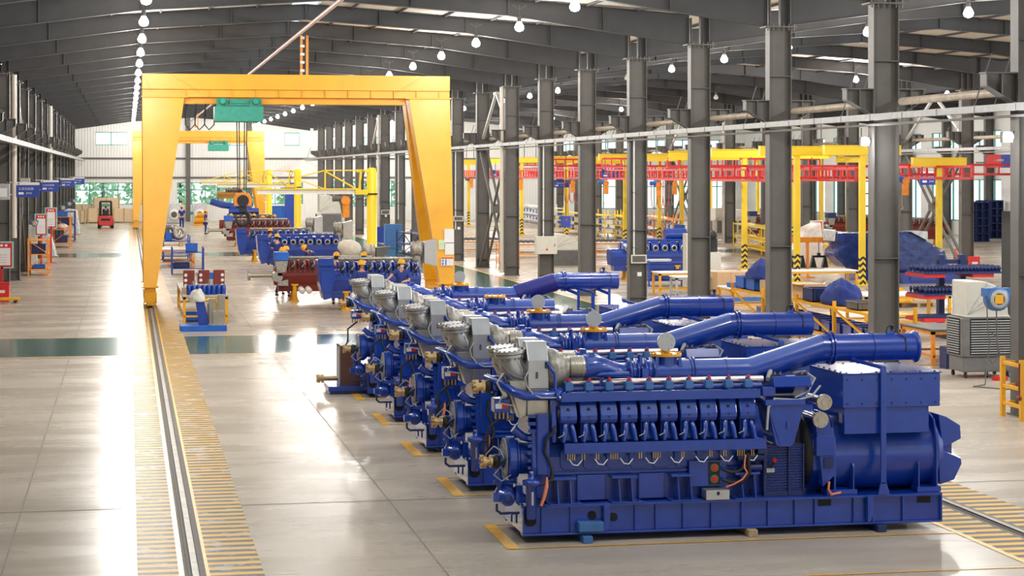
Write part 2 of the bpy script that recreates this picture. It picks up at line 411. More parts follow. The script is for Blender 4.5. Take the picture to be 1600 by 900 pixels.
# same holes routine with the axes exchanged
def swap(b, start):
    b.v[start:] = [(q[1], q[0], q[2]) for q in b.v[start:]]; b.f[:] = [f[::-1] for f in b.f]
wall_with_holes(wr, 95, YB, 0, 9.2, HR, XR3 + .1, XR3 + .3); swap(wr, 0)
structure('wall_right', wr, CORR)
for i, h in enumerate(HR):
    f = MB(); y0, y1, z0, z1 = h
    f.box(XR3 + .15, XR3 + .25, y0, y1, z0, z0 + .07).box(XR3 + .15, XR3 + .25, y0, y1, z1 - .07, z1)
    for k in range(5): y = y0 + (y1 - y0) * k / 4; f.box(XR3 + .15, XR3 + .25, y - .04, y + .04, z0, z1)
    o = structure('window_%d' % (i + 20), f, FRG); structure('pane', MB().box(XR3 + .19, XR3 + .2, y0, y1, z0, z1), GLASS, o)

# ---------------------------------------------------------------- steel columns of the frames
def col_mb(d=.57, w=.34, h=8.24):
    b = MB(); b.box(-d / 2, d / 2, -.012, .012, 0, h)
    for s in (-1, 1): b.box(s * d / 2 - .012, s * d / 2 + .012, -w / 2, w / 2, 0, h)
    for z in (.4, 2.6, 5.6, 6.95): b.box(-d / 2, d / 2, -w / 2, w / 2, z - .01, z + .01)
    b.box(-d / 2 - .06, d / 2 + .06, -w / 2 - .06, w / 2 + .06, 0, .03)
    return b
def bracket_mb(sides):
    b = MB()
    for s in sides:
        b.prism([(s * .28, 5.75), (s * .28, 6.32), (s * .9, 6.32), (s * .9, 6.1)], -.01, .01)
        b.box(min(s * .28, s * .93), max(s * .28, s * .93), -.15, .15, 6.32, 6.345)
        b.add([(s * .28, -.15, 5.75), (s * .9, -.15, 6.1), (s * .9, .15, 6.1), (s * .28, .15, 5.75), (s * .28, -.15, 5.73), (s * .9, -.15, 6.08), (s * .9, .15, 6.08), (s * .28, .15, 5.73)],
              [(0, 1, 2, 3), (7, 6, 5, 4), (0, 4, 5, 1), (3, 2, 6, 7), (1, 5, 6, 2)])
        for x in (.6, .9): b.box(s * x - .01, s * x + .01, -.14, .14, 5.95 if x < .8 else 6.1, 6.32)
    return b
def make_col(x, y, label, sides, group):
    t = thing('steel_column', label, 'column', (x, y, 0), 0, group)
    col_mb().build('shaft', GREYST, t)
    cp = MB().box(-.42, .42, -.25, .25, 8.2, 8.235)
    for k in range(6): cp.cyl((-.35 + .14 * k, -.2, 8.12), (-.35 + .14 * k, -.2, 8.3), .02, n=6)
    cp.box(-.28, -.26, -.17, .17, 8.235, 9.0).box(.26, .28, -.17, .17, 8.235, 9.0).box(-.01, .01, -.17, -.02, 8.235, 9.0)
    cp.build('cap_plate', GREYST, t)
    bracket_mb(sides).build('crane_bracket', GREYST, t)
    return t
c1 = make_col(XR1, FR[0], 'first dark steel column of the aisle row, with a bright flood light beside it', (-1, 1), 'aisle row of steel columns')
EXTRA = {1: 'wide dark steel column rising behind the pipe ends of the two front generators', 2: 'dark steel column beside the yellow rack of blue bins', 3: 'dark steel column just beyond the cardboard carton',
         4: 'dark steel column with a small framed notice and white switch', 5: 'dark steel column in front of the big beige air cooler', 6: 'dark steel column with a pale grey cabinet on it', 7: 'dark steel column with the tall cream downpipe at its side', 8: 'dark steel column with a bolted cross brace at its foot', 9: 'dark steel column with a small warning plate, next to the yellow gantry leg'}
for i in range(1, 20):
    dup(c1, (XR1, FR[i], 0), EXTRA.get(i, '%s dark steel column along the aisle, counted from the generators' % NTH[i]))
# left row
cl = make_col(XL + .3, FR[2], 'dark steel column of the wall row next to the wide empty aisle', (1,), 'wall row of steel columns')
for i in range(3, 20): dup(cl, (XL + .3, FR[i], 0))
c2 = make_col(XR2, FR[5], 'dark steel column between the red track bay and the side bay', (-1, 1), 'middle row of steel columns')
for i in range(6, 20): dup(c2, (XR2, FR[i], 0))
c3 = make_col(XR3 - .3, FR[11], 'dark steel column against the windowed side wall', (-1,), 'side wall row of steel columns')
for i in range(12, 20): dup(c3, (XR3 - .3, FR[i], 0))
# tie pipes from bracket to bracket
def tie(x, lab, grp, i0, n=18):
    p = MB().tube([(0, .15, 6.06), (0, 7.05, 6.06)], .085, 12).build('tie_pipe', mat('dusty_pipe' + grp, (.36, .3, .23), .5, var=.2), None, (x, FR[i0], 0)); tag(p, lab, 'pipe', grp)
    for i in range(i0 + 1, n):
        c = p.copy(); C.objects.link(c); c.location = (x, FR[i], 0)
tie(XR1 + .35, 'dusty round tie pipe running between two brackets of the aisle columns', 'tie pipes of the aisle columns', 0)
tie(XR2 + .35, 'pale round tie pipe between two columns of the middle row', 'tie pipes of the middle row', 5)
# cable trunking along the rows
def tray(x, z, y0, label):
    b = MB().box(x - .09, x + .09, y0, YB - 1, z - .03, z + .1).box(x + .12, x + .34, y0, YB - 1, z - .14, z - .1)
    for k in range(int((YB - 1 - y0) / 1.8)):
        b.box(x - .1, x + .1, y0 + k * 1.8, y0 + k * 1.8 + .03, z - .04, z + .11)
    t = thing('cable_trunking', label, 'cable tray'); b.build('trunking', mat('galvanised' + str(x), (.3, .3, .295), .5, .2), t)
    h = MB()
    for k in range(int((YB - y0) / 7.22)):
        y = FR[0] + 7.22 * (k) + .5
        if y < y0 or y > YB - 2: continue
        h.bar((x, y, z), (x + (.3 if x > 0 else -.3), y - .2, z + 1.1), .02).bar((x, y + .9, z), (x + (.3 if x > 0 else -.3), y + .7, z + 1.1), .02)
    h.build('hanger_rods', GREYST, t)
tray(XR1 - .5, 5.66, 30, 'long galvanised cable trunking carried along the aisle columns')
tray(XL + .95, 5.6, 55, 'long galvanised cable trunking carried along the wall row of columns')
tray(XR2 - .6, 5.5, 75, 'long galvanised cable trunking along the middle row of columns')
# cross braces in the aisle row and further rows
def brace(x, y0, y1, label, zb=.1, zt=5.6):
    b = MB(); zm = (zb + zt) / 2
    for o in (-.16, .16):
        b.bar((x + o, y0 + .2, zb), (x + o, y1 - .2, zt), .09, .12).bar((x + o, y0 + .2, zt), (x + o, y1 - .2, zb), .09, .12)
    b.box(x - .22, x + .22, (y0 + y1) / 2 - .25, (y0 + y1) / 2 + .25, zm - .2, zm + .2)
    one('cross_brace', b, GREYST, label, 'brace')
    b = MB(); ym = (y0 + y1) / 2
    b.bar((x, y0 + .2, 6.1), (x, ym, 8.1), .12).bar((x, y1 - .2, 6.1), (x, ym, 8.1), .12).box(x - .1, x + .1, ym - .3, ym + .3, 8.0, 8.12)
    one('knee_brace', b, GREYL, label.replace('steel cross brace', 'steel peaked brace'), 'brace')
brace(XR1, FR[7], FR[8], 'dark steel cross brace next to the orange trolley in the aisle row')
brace(XR1, FR[13], FR[14], 'dark steel cross brace far along the aisle row near the orange hoist')
brace(XR2, FR[7], FR[8], 'pale steel cross brace behind the tall yellow post with the red track end')
brace(XR2, FR[13], FR[14], 'steel cross brace behind the raised red track')
brace(XL + .3, FR[7], FR[8], 'steel cross brace between wall columns beside the first orange rack')
brace(XL + .3, FR[13], FR[14], 'steel cross brace between wall columns beyond the second rack')
# rain downpipes and conduits on columns
def downpipe(col, dx, dy, r, z0, z1, m=CREAM, name='downpipe'):
    t = MB().tube([(dx, dy, z0), (dx, dy, z1)], r, 10).build(name, m, col)
    k = MB()
    for z in [z0 + .4 + i * 1.8 for i in range(int((z1 - z0 - .4) / 1.8) + 1)]: k.box(dx - r - .02, dx + r + .1, dy - .03, dy + .03, z, z + .05)
    k.build('pipe_clamp', GREYST, t)
def col_at(x, y): return next(o for o in C.objects if o.name.startswith('steel_column') and abs(o.location.x - x) < .1 and abs(o.location.y - y) < .1)
for x, i, dx, z0, z1 in ((XR1, 7, -.42, .12, 8.2), (XR2, 6, -.42, .1, 8.2), (XR2, 12, -.42, .1, 8.2), (XR1, 13, -.42, .1, 8.2), (XL + .3, 6, .45, 2.0, 8.2), (XL + .3, 11, .45, 2.0, 8.2)):
    downpipe(col_at(x, FR[i]), dx, .05, .1, z0, z1)
for i in (4, 6, 9, 12, 14): downpipe(col_at(XR1, FR[i]), -.12, -.06, .035, 1.6, 5.6, WHITE, 'conduit')
# conductor pipe under the ridge
one('conductor_pipe', MB().tube([(5.52, 50, 9.05), (5.52, 182, 9.05)], .06, 8), mat('pink_pipe', (.55, .35, .3), .5), 'long pinkish conductor pipe running under the roof ridge', 'pipe')
# ---------------------------------------------------------------- high-bay lamps
def lamp_proto(on):
    t = thing('high_bay_lamp', 'x', 'lamp')
    MB().cyl((0, 0, .3), (0, 0, .62), .02, n=8).cyl((0, 0, .12), (0, 0, .32), .06, n=10).bar((-.2, 0, .62), (0, 0, .5), .03).bar((.2, 0, .62), (0, 0, .5), .03).build('hanger', GREYST, t)
    MB().lathe([(.06, .14), (.08, .1), (.125, .02), (.135, -.04), (.1, -.11), (.02, -.14)], n=14).build('bulb', BULB if on else BULB_OFF, t)
    return t
ROWS = [(.43, 'gantry aisle on the side by the wall', 1), (11.04, 'gantry aisle on the side by the columns', 1), (21.6, 'red track bay', 1), (32.2, 'second lamp line of the red track bay', 3), (42.8, 'side bay', 2)]
protos = {}
for x, wh, step in ROWS:
    for i, y in enumerate([FR[0] - 7.22 * 2, FR[0]] + FR[1:], -2):
        if i % step or y > 180: continue
        on = not ((x > 30 and i in (3, 9)) or (21 < x < 22 and i in (6, 11)))
        if on not in protos: p = t = protos[on] = lamp_proto(on); t.location = (x, y, 8.68)
        else: t = dup(protos[on], (x, y, 8.68))
        t['label'] = ('glowing white high bay lamp hanging in the ' if on else 'unlit white high bay lamp hanging in the ') + wh
        t['group'] = ('lit' if on else 'unlit') + ' lamps of the ' + wh
        if on:
            ld = bpy.data.lights.new('lamp_light', 'POINT'); ld.energy = LAMP_W * step * ((1.25 if y < 42 else 1) if x < 12 else 1.7); ld.shadow_soft_size = .2; ld.color = (1, .97, .92)
            lo = bpy.data.objects.new('lamp_light', ld); C.objects.link(lo); lo.parent = t; lo.location = (0, 0, -.4)

# ---------------------------------------------------------------- the generator sets
def genset():
    t = thing('generator_set', 'x', 'generator', (0, 0, 0))
    P = lambda name, mb, m=BLUE, bevel=0, parent=None: mb.build(name, m, parent or t, None, bevel)
    W = 1.25
    # skid
    b = MB()
    for y0, y1, yw in ((0, .14, .06), (W - .14, W, W - .06)):
        b.box(0, 5.4, y0, y1, .09, .115).box(0, 5.4, y0, y1, .425, .455).box(0, 5.4, yw - .01, yw + .01, .115, .425)
    b.box(0, .02, 0, W, .115, .425).box(5.38, 5.4, 0, W, .115, .425).box(0.02, 5.38, .1, W - .1, .43, .45)
    for x in (.24, .6, 1.02, 1.41, 1.67, 2.02, 2.38, 2.77, 3.11, 3.46, 3.72, 4.23, 4.48, 4.88):
        b.box(x - .008, x + .008, 0.01, .05, .115, .425)
    P('skid_frame', b, bevel=.004)
    for x, z, r in ((.87, .31, .055), (1.14, .28, .055)): P('skid_opening_shade', MB().cyl((x, .044, z), (x, .049, z), r, n=20), DARK)  # flat dark patches painted for the shade inside the openings
    P('skid_opening_shade', MB().prism([(.03, .36), (.03, .24), (.07, .2), (.14, .2), (.18, .24), (.18, .36)], .044, .049), DARK)
    for x0, x1 in ((3.77, 3.94), (5.08, 5.26)): P('skid_opening_shade', MB().box(x0, x1, .044, .049, .33, .41), DARK)
    for x in (1.03, 4.42):
        P('lifting_lug', MB().prism([(x - .03, .44), (x + .03, .44), (x + .05, .3), (x + .02, .14), (x - .03, .12)], -.05, .03, 'y').cyl((x + .01, -.055, .33), (x + .01, -.05, .33), .02), bevel=.005)
    P('skid_pocket', MB().box(.68, .99, -.09, .05, .13, .25), BLUE2, .01)
    # engine block
    b = MB().prism([(.27, .46), (.27, 1.0), (.38, 1.15), (.87, 1.15), (.98, 1.0), (.98, .46)], .32, 3.14, 'x')
    P('crankcase', b, bevel=.01)
    b = MB()
    for k in range(9):
        x = .52 + k * .29; b.prism([(x, .88), (x, 1.05), (x + .04, 1.1), (x + .21, 1.1), (x + .25, 1.05), (x + .25, .88), (x + .21, .84), (x + .04, .84)], .245, .28)
    P('crankcase_cover', b, bevel=.008)
    P('oil_pan', MB().box(.72, 1.08, .2, .3, .47, .78).box(1.5, 1.83, .2, .3, .47, .78).box(.4, 3.1, .24, .26, .78, .82).cyl((.9, .19, .62), (.9, .2, .62), .035), bevel=.008)
    for x0 in (.36, 1.13, 1.88, 2.7):
        b = MB().box(x0, x0 + .32, .06, .3, .745, .775).box(x0 - .02, x0 + .38, -.01, .28, .455, .47)
        for x in (x0 + .08, x0 + .24): b.prism([(.09, .745), (.28, .745), (.28, .47), (.0, .47)], x, x + .014, 'x')
        P('engine_mount', b, bevel=.004)
    # cylinder heads
    for k in range(10):
        x = .49 + .2545 * k
        b = MB().prism([(.12, 1.47), (.12, 1.52), (.2, 1.7), (.5, 1.72), (.5, 1.42), (.15, 1.42)], x, x + .215, 'x')
        b.box(x + .02, x + .195, .2, .5, 1.2, 1.43)
        b.tube([(x + .07, .17, 1.4), (x + .06, .12, 1.33), (x + .04, .12, 1.2)], [.035, .035, .03], 8).tube([(x + .16, .19, 1.4), (x + .165, .13, 1.33), (x + .19, .11, 1.2)], [.035, .035, .03], 8)
        h = P('cylinder_head', b, bevel=.012)
        P('head_bolt', MB().cyl((x + .107, .17, 1.6), (x + .107, .13, 1.585), .022, n=10).cyl((x + .107, .14, 1.5), (x + .107, .11, 1.5), .014, n=8).m(BLACK) if 0 else MB().cyl((x + .107, .2, 1.6), (x + .107, .143, 1.585), .022, n=10).cyl((x + .107, .14, 1.5), (x + .107, .11, 1.5), .012, n=8), NAVY, 0, h)
        P('plug_lead', MB().tube([(x + .02, .12, 1.3), (x - .03, .09, 1.27), (x - .06, .12, 1.26)], .009, 6).m(BLACK) if 0 else MB().tube([(x + .05, .11, 1.36), (x + .03, .08, 1.29), (x - .03, .09, 1.26)], .006, 6), GREYL, 0, h)
        cx = x + .12
        q = P('ignition_coil', MB().box(cx - .05, cx + .05, .14, .24, 1.82, 1.92).cyl((cx, .19, 1.8), (cx, .19, 1.95), .035, n=10), BLUE2, .01)
        P('coil_cap', MB().cyl((cx, .17, 1.93), (cx, .17, 1.975), .02, n=8), RED, 0, q)
    P('head_gap_shade', MB().box(.5, 3.05, .44, .48, 1.2, 1.7), DARK)  # dark sheet painted in for the shade between the heads
    P('far_cylinder_bank', MB().prism([(.7, 1.15), (.7, 1.74), (1.0, 1.74), (1.12, 1.5), (1.08, 1.2)], .45, 3.08, 'x'), bevel=.01)
    P('valley_cover', MB().box(.45, 3.08, .45, .75, 1.15, 1.6), NAVY)
    b = MB().box(.5, 3.04, .11, .15, 1.69, 1.8)
    P('wiring_rail', b, bevel=.004)
    b = MB().box(.53, 3.1, .06, .13, 1.06, 1.19)
    P('manifold_strip', b, bevel=.004)
    b = MB().m(BRASS)
    for k in range(14):
        x = .58 + k * .18
        if k in (4, 7, 9): continue
        for q in range(2 if k % 3 else 4): b.cyl((x + q * .028, .1, 1.06), (x + q * .028, .1, .98), .009, n=6)
    b.m(WHITE)
    for k in range(8):
        x = .6 + k * .32; b.tube([(x, .1, .99), (x + .04, .07, .93), (x + .1, .07, .92), (x + .16, .1, .98)], .007, 5)
    P('gland_leads', b)
    P('charge_rail', MB().tube([(.5, .36, 1.9), (3.15, .36, 1.9)], .045, 12).tube([(.5, .92, 1.9), (3.15, .92, 1.9)], .045, 12), COPPER)
    P('coolant_rail', MB().tube([(.4, .26, 1.83), (3.1, .26, 1.83)], .035, 10).tube([(.45, .3, 2.0), (1.4, .3, 2.0)], .03, 8))
    # intake end
    P('timing_case', MB().prism([(.2, .5), (.14, .9), (.2, 1.35), (.4, 1.5), (.85, 1.5), (1.05, 1.35), (1.1, .9), (1.05, .5)], .14, .34, 'x').box(.2, .36, .12, .2, .8, 1.55), bevel=.015)
    for k in range(9): P('case_rib', MB().box(.1, .24, .17, .3, .78 + k * .09, .82 + k * .09))
    dm = P('damper', MB().lathe([(.05, -.12), (.05, 0), (.24, .0), (.27, .02), (.27, .1), (.24, .12), (.24, .14), (.2, .16), (.2, .26)], (-.12, .5, .97), (1, 0, 0), 32, False))
    b = MB()
    for r in (.08, .16, .245):
        pts = [(-.14, .5 + r * math.cos(2 * PI * k / 24), .97 + r * math.sin(2 * PI * k / 24)) for k in range(25)]; b.tube(pts, .006, 5)
    for k in range(12):
        a = PI * k / 12; b.bar((-.14, .5 - .245 * math.cos(a), .97 - .245 * math.sin(a)), (-.14, .5 + .245 * math.cos(a), .97 + .245 * math.sin(a)), .006)
    P('guard_grille', b, GREYL, 0, dm)
    P('warning_plate', MB().prism([(.32, .8), (.4, .98), (.38, .8)], -.15, -.147, 'x'), YEL2, 0, dm)
    # flanged pipe stubs in bronze
    for (x, y, z) in ((-.42, .42, .95), (-.5, .5, 1.86)):
        s = MB().cyl((x, y, z), (x + .04, y, z), .085, n=16).cyl((x + .04, y, z), (x + .09, y, z), .05).bolts((x, y, z), (-1, 0, 0), .068, 8, .02, .03).cyl((x + .09, y, z), (x + .12, y, z), .08, n=16)
        f = P('bronze_flange', s, BRASS)
        P('rubber_joint', MB().lathe([(.06, 0), (.085, .03), (.09, .06), (.06, .09)], (x + .12, y, z), (1, 0, 0), 14), BLACK, 0, f)
        e = (x + .21, y, z); P('pipe_stub', MB().cyl(e, (x + .25, y, z), .085, n=16).bolts(e, (1, 0, 0), .07, 8, .014, .06).cyl(e, (x + .6, y, z), .05), BLUE, 0, f)
    P('vent_pipe', MB().tube([(-.06, .3, 1.36), (.0, .3, 1.31), (.06, .3, 1.26), (.14, .32, 1.235), (.32, .32, 1.23)], .05, 14))
    P('crossover_pipe', MB().tube([(-.3, .8, 1.93), (-.2, .3, 1.9), (-.08, .12, 1.82), (.05, .08, 1.78), (.4, .08, 1.78), (.5, .2, 1.82)], .055, 12).tube([(-.2, 1.0, 1.9), (.5, 1.0, 1.9)], .04, 10).cyl((.42, .08, 1.78), (.46, .08, 1.78), .075))
    P('return_pipe', MB().bar((.39, .1, 1.76), (.41, .1, 1.33), .06, .05).tube([(.42, .18, 1.38), (.42, .18, 1.2)], .04))
    P('turbo_oil_pipe', MB().tube([(.33, .16, 2.18), (.36, .12, 2.12), (.42, .09, 2.04), (.42, .08, 1.8)], .02, 8))
    P('white_cable', MB().tube([(.1, .1, 2.1), (.04, .06, 2.0), (.06, .04, 1.9), (.14, .04, 1.8), (.24, .02, 1.76), (.42, .02, 1.76)], .009, 6).tube([(-.2, .2, 2.05), (-.3, .1, 1.95), (-.22, .1, 1.8), (-.28, .1, 1.7), (-.1, .15, 1.66)], .01, 6).tube([(-.4, .4, 1.02), (-.3, .3, 1.15), (-.22, .3, 1.1), (-.15, .3, .95)], .008, 6).tube([(-.2, .35, .9), (-.3, .3, .8), (-.2, .3, .72), (-.08, .3, .8)], .007, 6), GREYL)
    cb = P('sensor_box', MB().box(-.28, -.08, .36, .6, 1.55, 1.72), BLUE, .01)
    P('brass_gland', MB().tube([(-.26, .4, 1.56), (-.26, .4, 1.47)], .012, 6).tube([(-.21, .4, 1.56), (-.21, .4, 1.47)], .012, 6).tube([(-.16, .4, 1.56), (-.16, .4, 1.47)], .012, 6).tube([(-.11, .4, 1.56), (-.11, .4, 1.47)], .012, 6), BRASS, 0, cb)
    P('red_label', MB().m(PAPER).box(-.27, -.19, .352, .36, 1.6, 1.66).m(RED).box(-.19, -.11, .352, .36, 1.6, 1.66), None, 0, cb)
    # pump, filter housing
    pm = P('pump_motor', MB().lathe([(.03, -.02), (.075, -.01), (.09, .0), (.095, .05), (.095, .22), (.07, .24), (.07, .3)], (-.17, .06, .54), (0, 1, 0), 20).box(-.34, -.25, .1, .2, .5, .6).cyl((-.27, .15, .55), (-.2, .15, .55), .04), BLUE, .004)
    P('fan_grille', MB().tube([(-.17 + .05 * math.cos(k * PI / 8), .036, .54 + .05 * math.sin(k * PI / 8)) for k in range(17)], .006, 5).tube([(-.17 + .025 * math.cos(k * PI / 8), .038, .54 + .025 * math.sin(k * PI / 8)) for k in range(17)], .006, 5), NAVY, 0, pm)
    P('pump_body', MB().lathe([(.1, 0), (.13, .04), (.13, .12), (.08, .16)], (-.13, .36, .54), (0, 1, 0), 18).tube([(-.2, .42, .6), (-.22, .42, .8), (-.24, .42, .9)], .04).cyl((-.21, .42, .68), (-.21, .42, .71), .07).box(-.02, .06, .3, .5, .45, .66).prism([(-.04, .62), (.08, .46), (-.04, .46)], .2, .23), BLUE)
    P('pump_hose', MB().tube([(-.3, .1, .48), (-.3, .1, .4), (-.25, .1, .36), (-.02, .1, .36)], .016, 8).tube([(-.12, .08, .36), (-.12, .08, .26)], .012, 6).tube([(-.06, .08, .36), (-.06, .08, .24)], .012, 6), NAVY)
    P('filter_housing', MB().lathe([(.05, 0), (.065, .02), (.065, .4), (.11, .42), (.11, .47), (.06, .48), (.03, .5), (.03, .56)], (.1, -.03, .3), (0, 0, 1), 18).box(-.02, .3, .0, .1, .44, .46), BLUE)
    P('sight_glass', MB().box(.09, .115, -.1, -.09, .48, .64).cyl((.1, -.03, .8), (.1, -.03, .88), .025), SILVER)
    P('orange_hose', MB().tube([(.3, .0, .8), (.29, -.03, .7), (.26, -.04, .58), (.22, -.03, .46)], [.012, .022, .024, .02], 8), ORHOSE)
    P('black_harness', MB().tube([(.42, .1, 1.45), (.4, .06, 1.34), (.3, .05, 1.25), (.28, .05, 1.1), (.34, .04, .98), (.38, .03, .84), (.36, .01, .76), (.25, -.01, .72), (.17, -.02, .71)], .02, 8).tube([(-.02, .3, 1.02), (-.14, .28, 1.0), (-.26, .3, .92), (-.28, .36, .88)], .02, 8).tube([(-.15, .45, 1.5), (-.35, .42, 1.35), (-.36, .4, 1.1), (-.42, .4, .98)], .018, 8), BLACK)
    # turbochargers, one per bank
    def turbo(y, full):
        tb = P('turbocharger', MB().lathe([(.1, .34), (.2, .35), (.25, .4), (.255, .46), (.24, .5), (.22, .51), (.21, .56), (.17, .58), (.15, .63)], (0, y, 2.07), (1, 0, 0), 28), CAST)
        d = Vector((-.1, -.05, 1)).normalized(); c = Vector((-.08, y + .02, 2.27))
        b = MB().cyl(c - d * .035, c, .19, n=28).cyl(c + d * .012, c + d * .05, .2, n=28).cyl(c, c + d * .012, .15)
        b.bolts(c - d * .04, -d, .165, 16, .012, .02)
        b.m(CAST)
        b.tube([c - d * .03, c - d * .12 + Vector((.01, 0, 0)), c - d * .22 + Vector((.06, 0, 0)), c - d * .29 + Vector((.18, 0, 0)), c - d * .3 + Vector((.3, 0, 0))], [.15, .165, .17, .16, .15], 18)
        e = MB(); e.v, e.f, e.mi, e.sm = b.v, b.f, b.mi, b.sm; e.mats = [SILVER, CAST]
        # first piece was added before any material call: index 0
        ex = P('exhaust_elbow', e, None, 0, tb)
        e2 = MB().bolts(c + d * .05, d, .165, 16, .017, .004)
        P('elbow_wire', MB().tube([(-.2, y - .1, 2.12), (-.14, y - .17, 2.05), (-.06, y - .2, 2.0), (.03, y - .2, 1.98), (.1, y - .18, 2.0)], .009, 6).tube([(.02, y - .17, 2.2), (.05, y - .19, 2.12), (.06, y - .19, 2.04), (.05, y - .19, 1.97)], .012, 6), GREYST, 0, tb)
        P('bolt_hole', e2, DARK, 0, tb)
        P('support_leg', MB().prism([(-.12, 1.95), (.12, 1.95), (.1, 1.52), (.02, 1.48), (-.02, 1.6)], y - .12, y + .12).box(.1, .36, y - .16, y + .16, 1.5, 1.73), STEEL, .008, tb)
        P('shield_skirt', MB().box(.11, .35, y - .19, y + .19, 1.7, 1.85), STEEL, .005, tb)
        P('heat_shield', MB().prism([(y - .2, 1.85), (y - .2, 2.2), (y - .06, 2.42), (y + .12, 2.42), (y + .2, 2.3), (y + .2, 1.85)], .1, .36, 'x').m(SILVER), SILVER, .01, tb)
        P('shield_latch', MB().box(.2, .225, y - .215, y - .2, 1.98, 2.06).box(.31, .36, y - .21, y - .2, 2.1, 2.18), GREYST, 0, tb)
        prof = [(.13, 0)]
        for k in range(8): prof += [(.135 + .0, .03 + k * .022), (.155, .038 + k * .022), (.155, .044 + k * .022)]
        prof += [(.15, .21), (.15, .23)]
        P('bellows', MB().lathe(prof, (.62, y, 2.08), (1, 0, 0), 24), STEEL, 0, tb)
        z0 = 2.08
        P('air_duct', MB().tube([(.84, y, z0), (.95, y, z0 + .01), (1.08, y + (.62 - y) * .25, z0 - .005), (1.22, y + (.62 - y) * .6, z0 - .06), (1.36, y + (.62 - y) * .9, z0 - .1), (1.46, .62, z0 - .105)], [.15, .145, .13, .12, .125, .14], 20).cyl((.845, y, z0), (.87, y, z0), .165, n=22).box(.9, .98, y - .05, y + .05, z0 + .12, z0 + .19), BLUE, 0, tb)
    turbo(.38, True); turbo(.86, False)
    # mixture pipe
    zc = 1.975; yc = .62
    P('butterfly_valve', MB().lathe([(.14, 0), (.19, .0), (.19, .03), (.15, .03), (.15, .1), (.19, .1), (.19, .13), (.145, .13), (.145, .2), (.19, .2), (.19, .23), (.155, .24), (.155, .3), (.2, .3), (.2, .34)], (1.46, yc, zc), (1, 0, 0), 26).bolts((1.46, yc, zc), (-1, 0, 0), .172, 12, .012, .02).box(1.6, 1.68, yc - .22, yc - .14, zc - .05, zc + .08).cyl((1.6, yc - .1, zc + .1), (1.6, yc - .1, zc + .25), .03), BLUE)
    P('pipe_lower', MB().tube([(1.8, yc, zc), (2.98, yc, zc), (3.06, yc, zc)], .17, 32).lathe([(.19, 0), (.19, .015)], (2.26, yc, zc), (1, 0, 0), 28).lathe([(.195, 0), (.195, .02)], (2.3, yc, zc), (1, 0, 0), 28).lathe([(.18, 0), (.18, .015)], (2.72, yc, zc), (1, 0, 0), 28).box(1.9, 2.2, yc - .19, yc - .15, zc - .09, zc - .075))
    P('pipe_support', MB().box(2.7, 2.76, yc - .04, yc + .04, 1.6, 1.83).box(1.03, 1.07, .3, .36, 1.7, 1.95).box(3.3, 3.36, yc - .04, yc + .04, 1.6, 1.95))
    P('pipe_neck', MB().cyl((1.96, yc, zc + .08), (1.96, yc, 2.19), .15, n=24).prism([(1.78, 2.02), (1.83, 2.02), (1.83, 2.19), (1.8, 2.19)], yc - .15, yc - .13).prism([(2.09, 2.02), (2.14, 2.02), (2.12, 2.19), (2.09, 2.19)], yc - .15, yc - .13))
    rl = P('relief_valve', MB().cyl((1.96, yc, 2.19), (1.96, yc, 2.22), .2, n=28).bolts((1.96, yc, 2.22), (0, 0, 1), .175, 10, .014, .02), YEL)
    P('valve_neck', MB().cyl((1.96, yc, 2.2), (1.96, yc, 2.42), .062).cyl((1.96, yc, 2.36), (1.94, yc - .08, 2.37), .06), YEL, 0, rl)
    fd = Vector((-.12, -1, .1)).normalized(); fc = Vector((1.94, yc - .09, 2.37))
    P('blind_flange', MB().cyl(fc, fc + fd * .03, .115, n=26).bolts(fc + fd * .03, fd, .09, 8, .016, .015).cyl(fc + fd * .03, fc + fd * .036, .055), SILVER, 0, rl)
    P('pipe_riser', MB().tube([(3.02, yc, zc), (3.06, yc, zc), (4.0, yc, 2.25), (4.06, yc, 2.25)], .17, 32))
    P('pipe_upper', MB().tube([(4.0, yc, 2.25), (5.27, yc, 2.25)], .175, 32).lathe([(.2, 0), (.2, .03)], (4.1, yc, 2.25), (1, 0, 0), 28).lathe([(.215, 0), (.215, .02)], (4.14, yc, 2.25), (1, 0, 0), 28).lathe([(.19, 0), (.19, .02)], (4.68, yc, 2.25), (1, 0, 0), 28).bolts((4.1, yc, 2.25), (-1, 0, 0), .195, 14, .012, .02))
    P('end_flange', MB().lathe([(.178, -.02), (.21, 0), (.21, .025), (.178, .025)], (5.27, yc, 2.25), (1, 0, 0), 28))
    sv = P('air_valve', MB().cyl((4.98, yc, 2.4), (4.98, yc, 2.5), .02, n=8).box(4.9, 5.0, yc - .02, yc + .02, 2.42, 2.45), BLUE)
    P('valve_dial', MB().cyl((4.98, yc, 2.48), (4.98, yc, 2.53), .03, n=10).tube([(4.9, yc, 2.43), (4.9, yc - .02, 2.5), (4.95, yc - .02, 2.53)], .007, 6).tube([(5.0, yc - .05, 2.45), (5.1, yc - .15, 2.38), (5.1, yc - .19, 2.2)], .008, 6), BLACK, 0, sv)
    # gear case, control box, sensors
    P('gear_case', MB().prism([(3.1, 1.66), (3.58, 1.66), (3.57, 1.5), (3.46, 1.12), (3.42, 1.08), (3.26, 1.08), (3.22, 1.12)], .06, .5).prism([(3.1, 1.62), (3.28, 1.1), (3.3, 1.62)], .05, .06).box(3.08, 3.6, .03, .5, 1.6, 1.67).box(3.36, 3.4, .04, .06, 1.3, 1.4), BLUE, .008)
    R_ = Matrix.Rotation(-.35, 3, 'X')
    cbx = P('terminal_unit', MB().box(3.22, 3.72, .12, .8, 1.7, 1.84, R_).box(3.08, 3.25, .15, .4, 1.7, 1.82), BLUE, .01)
    b = MB()
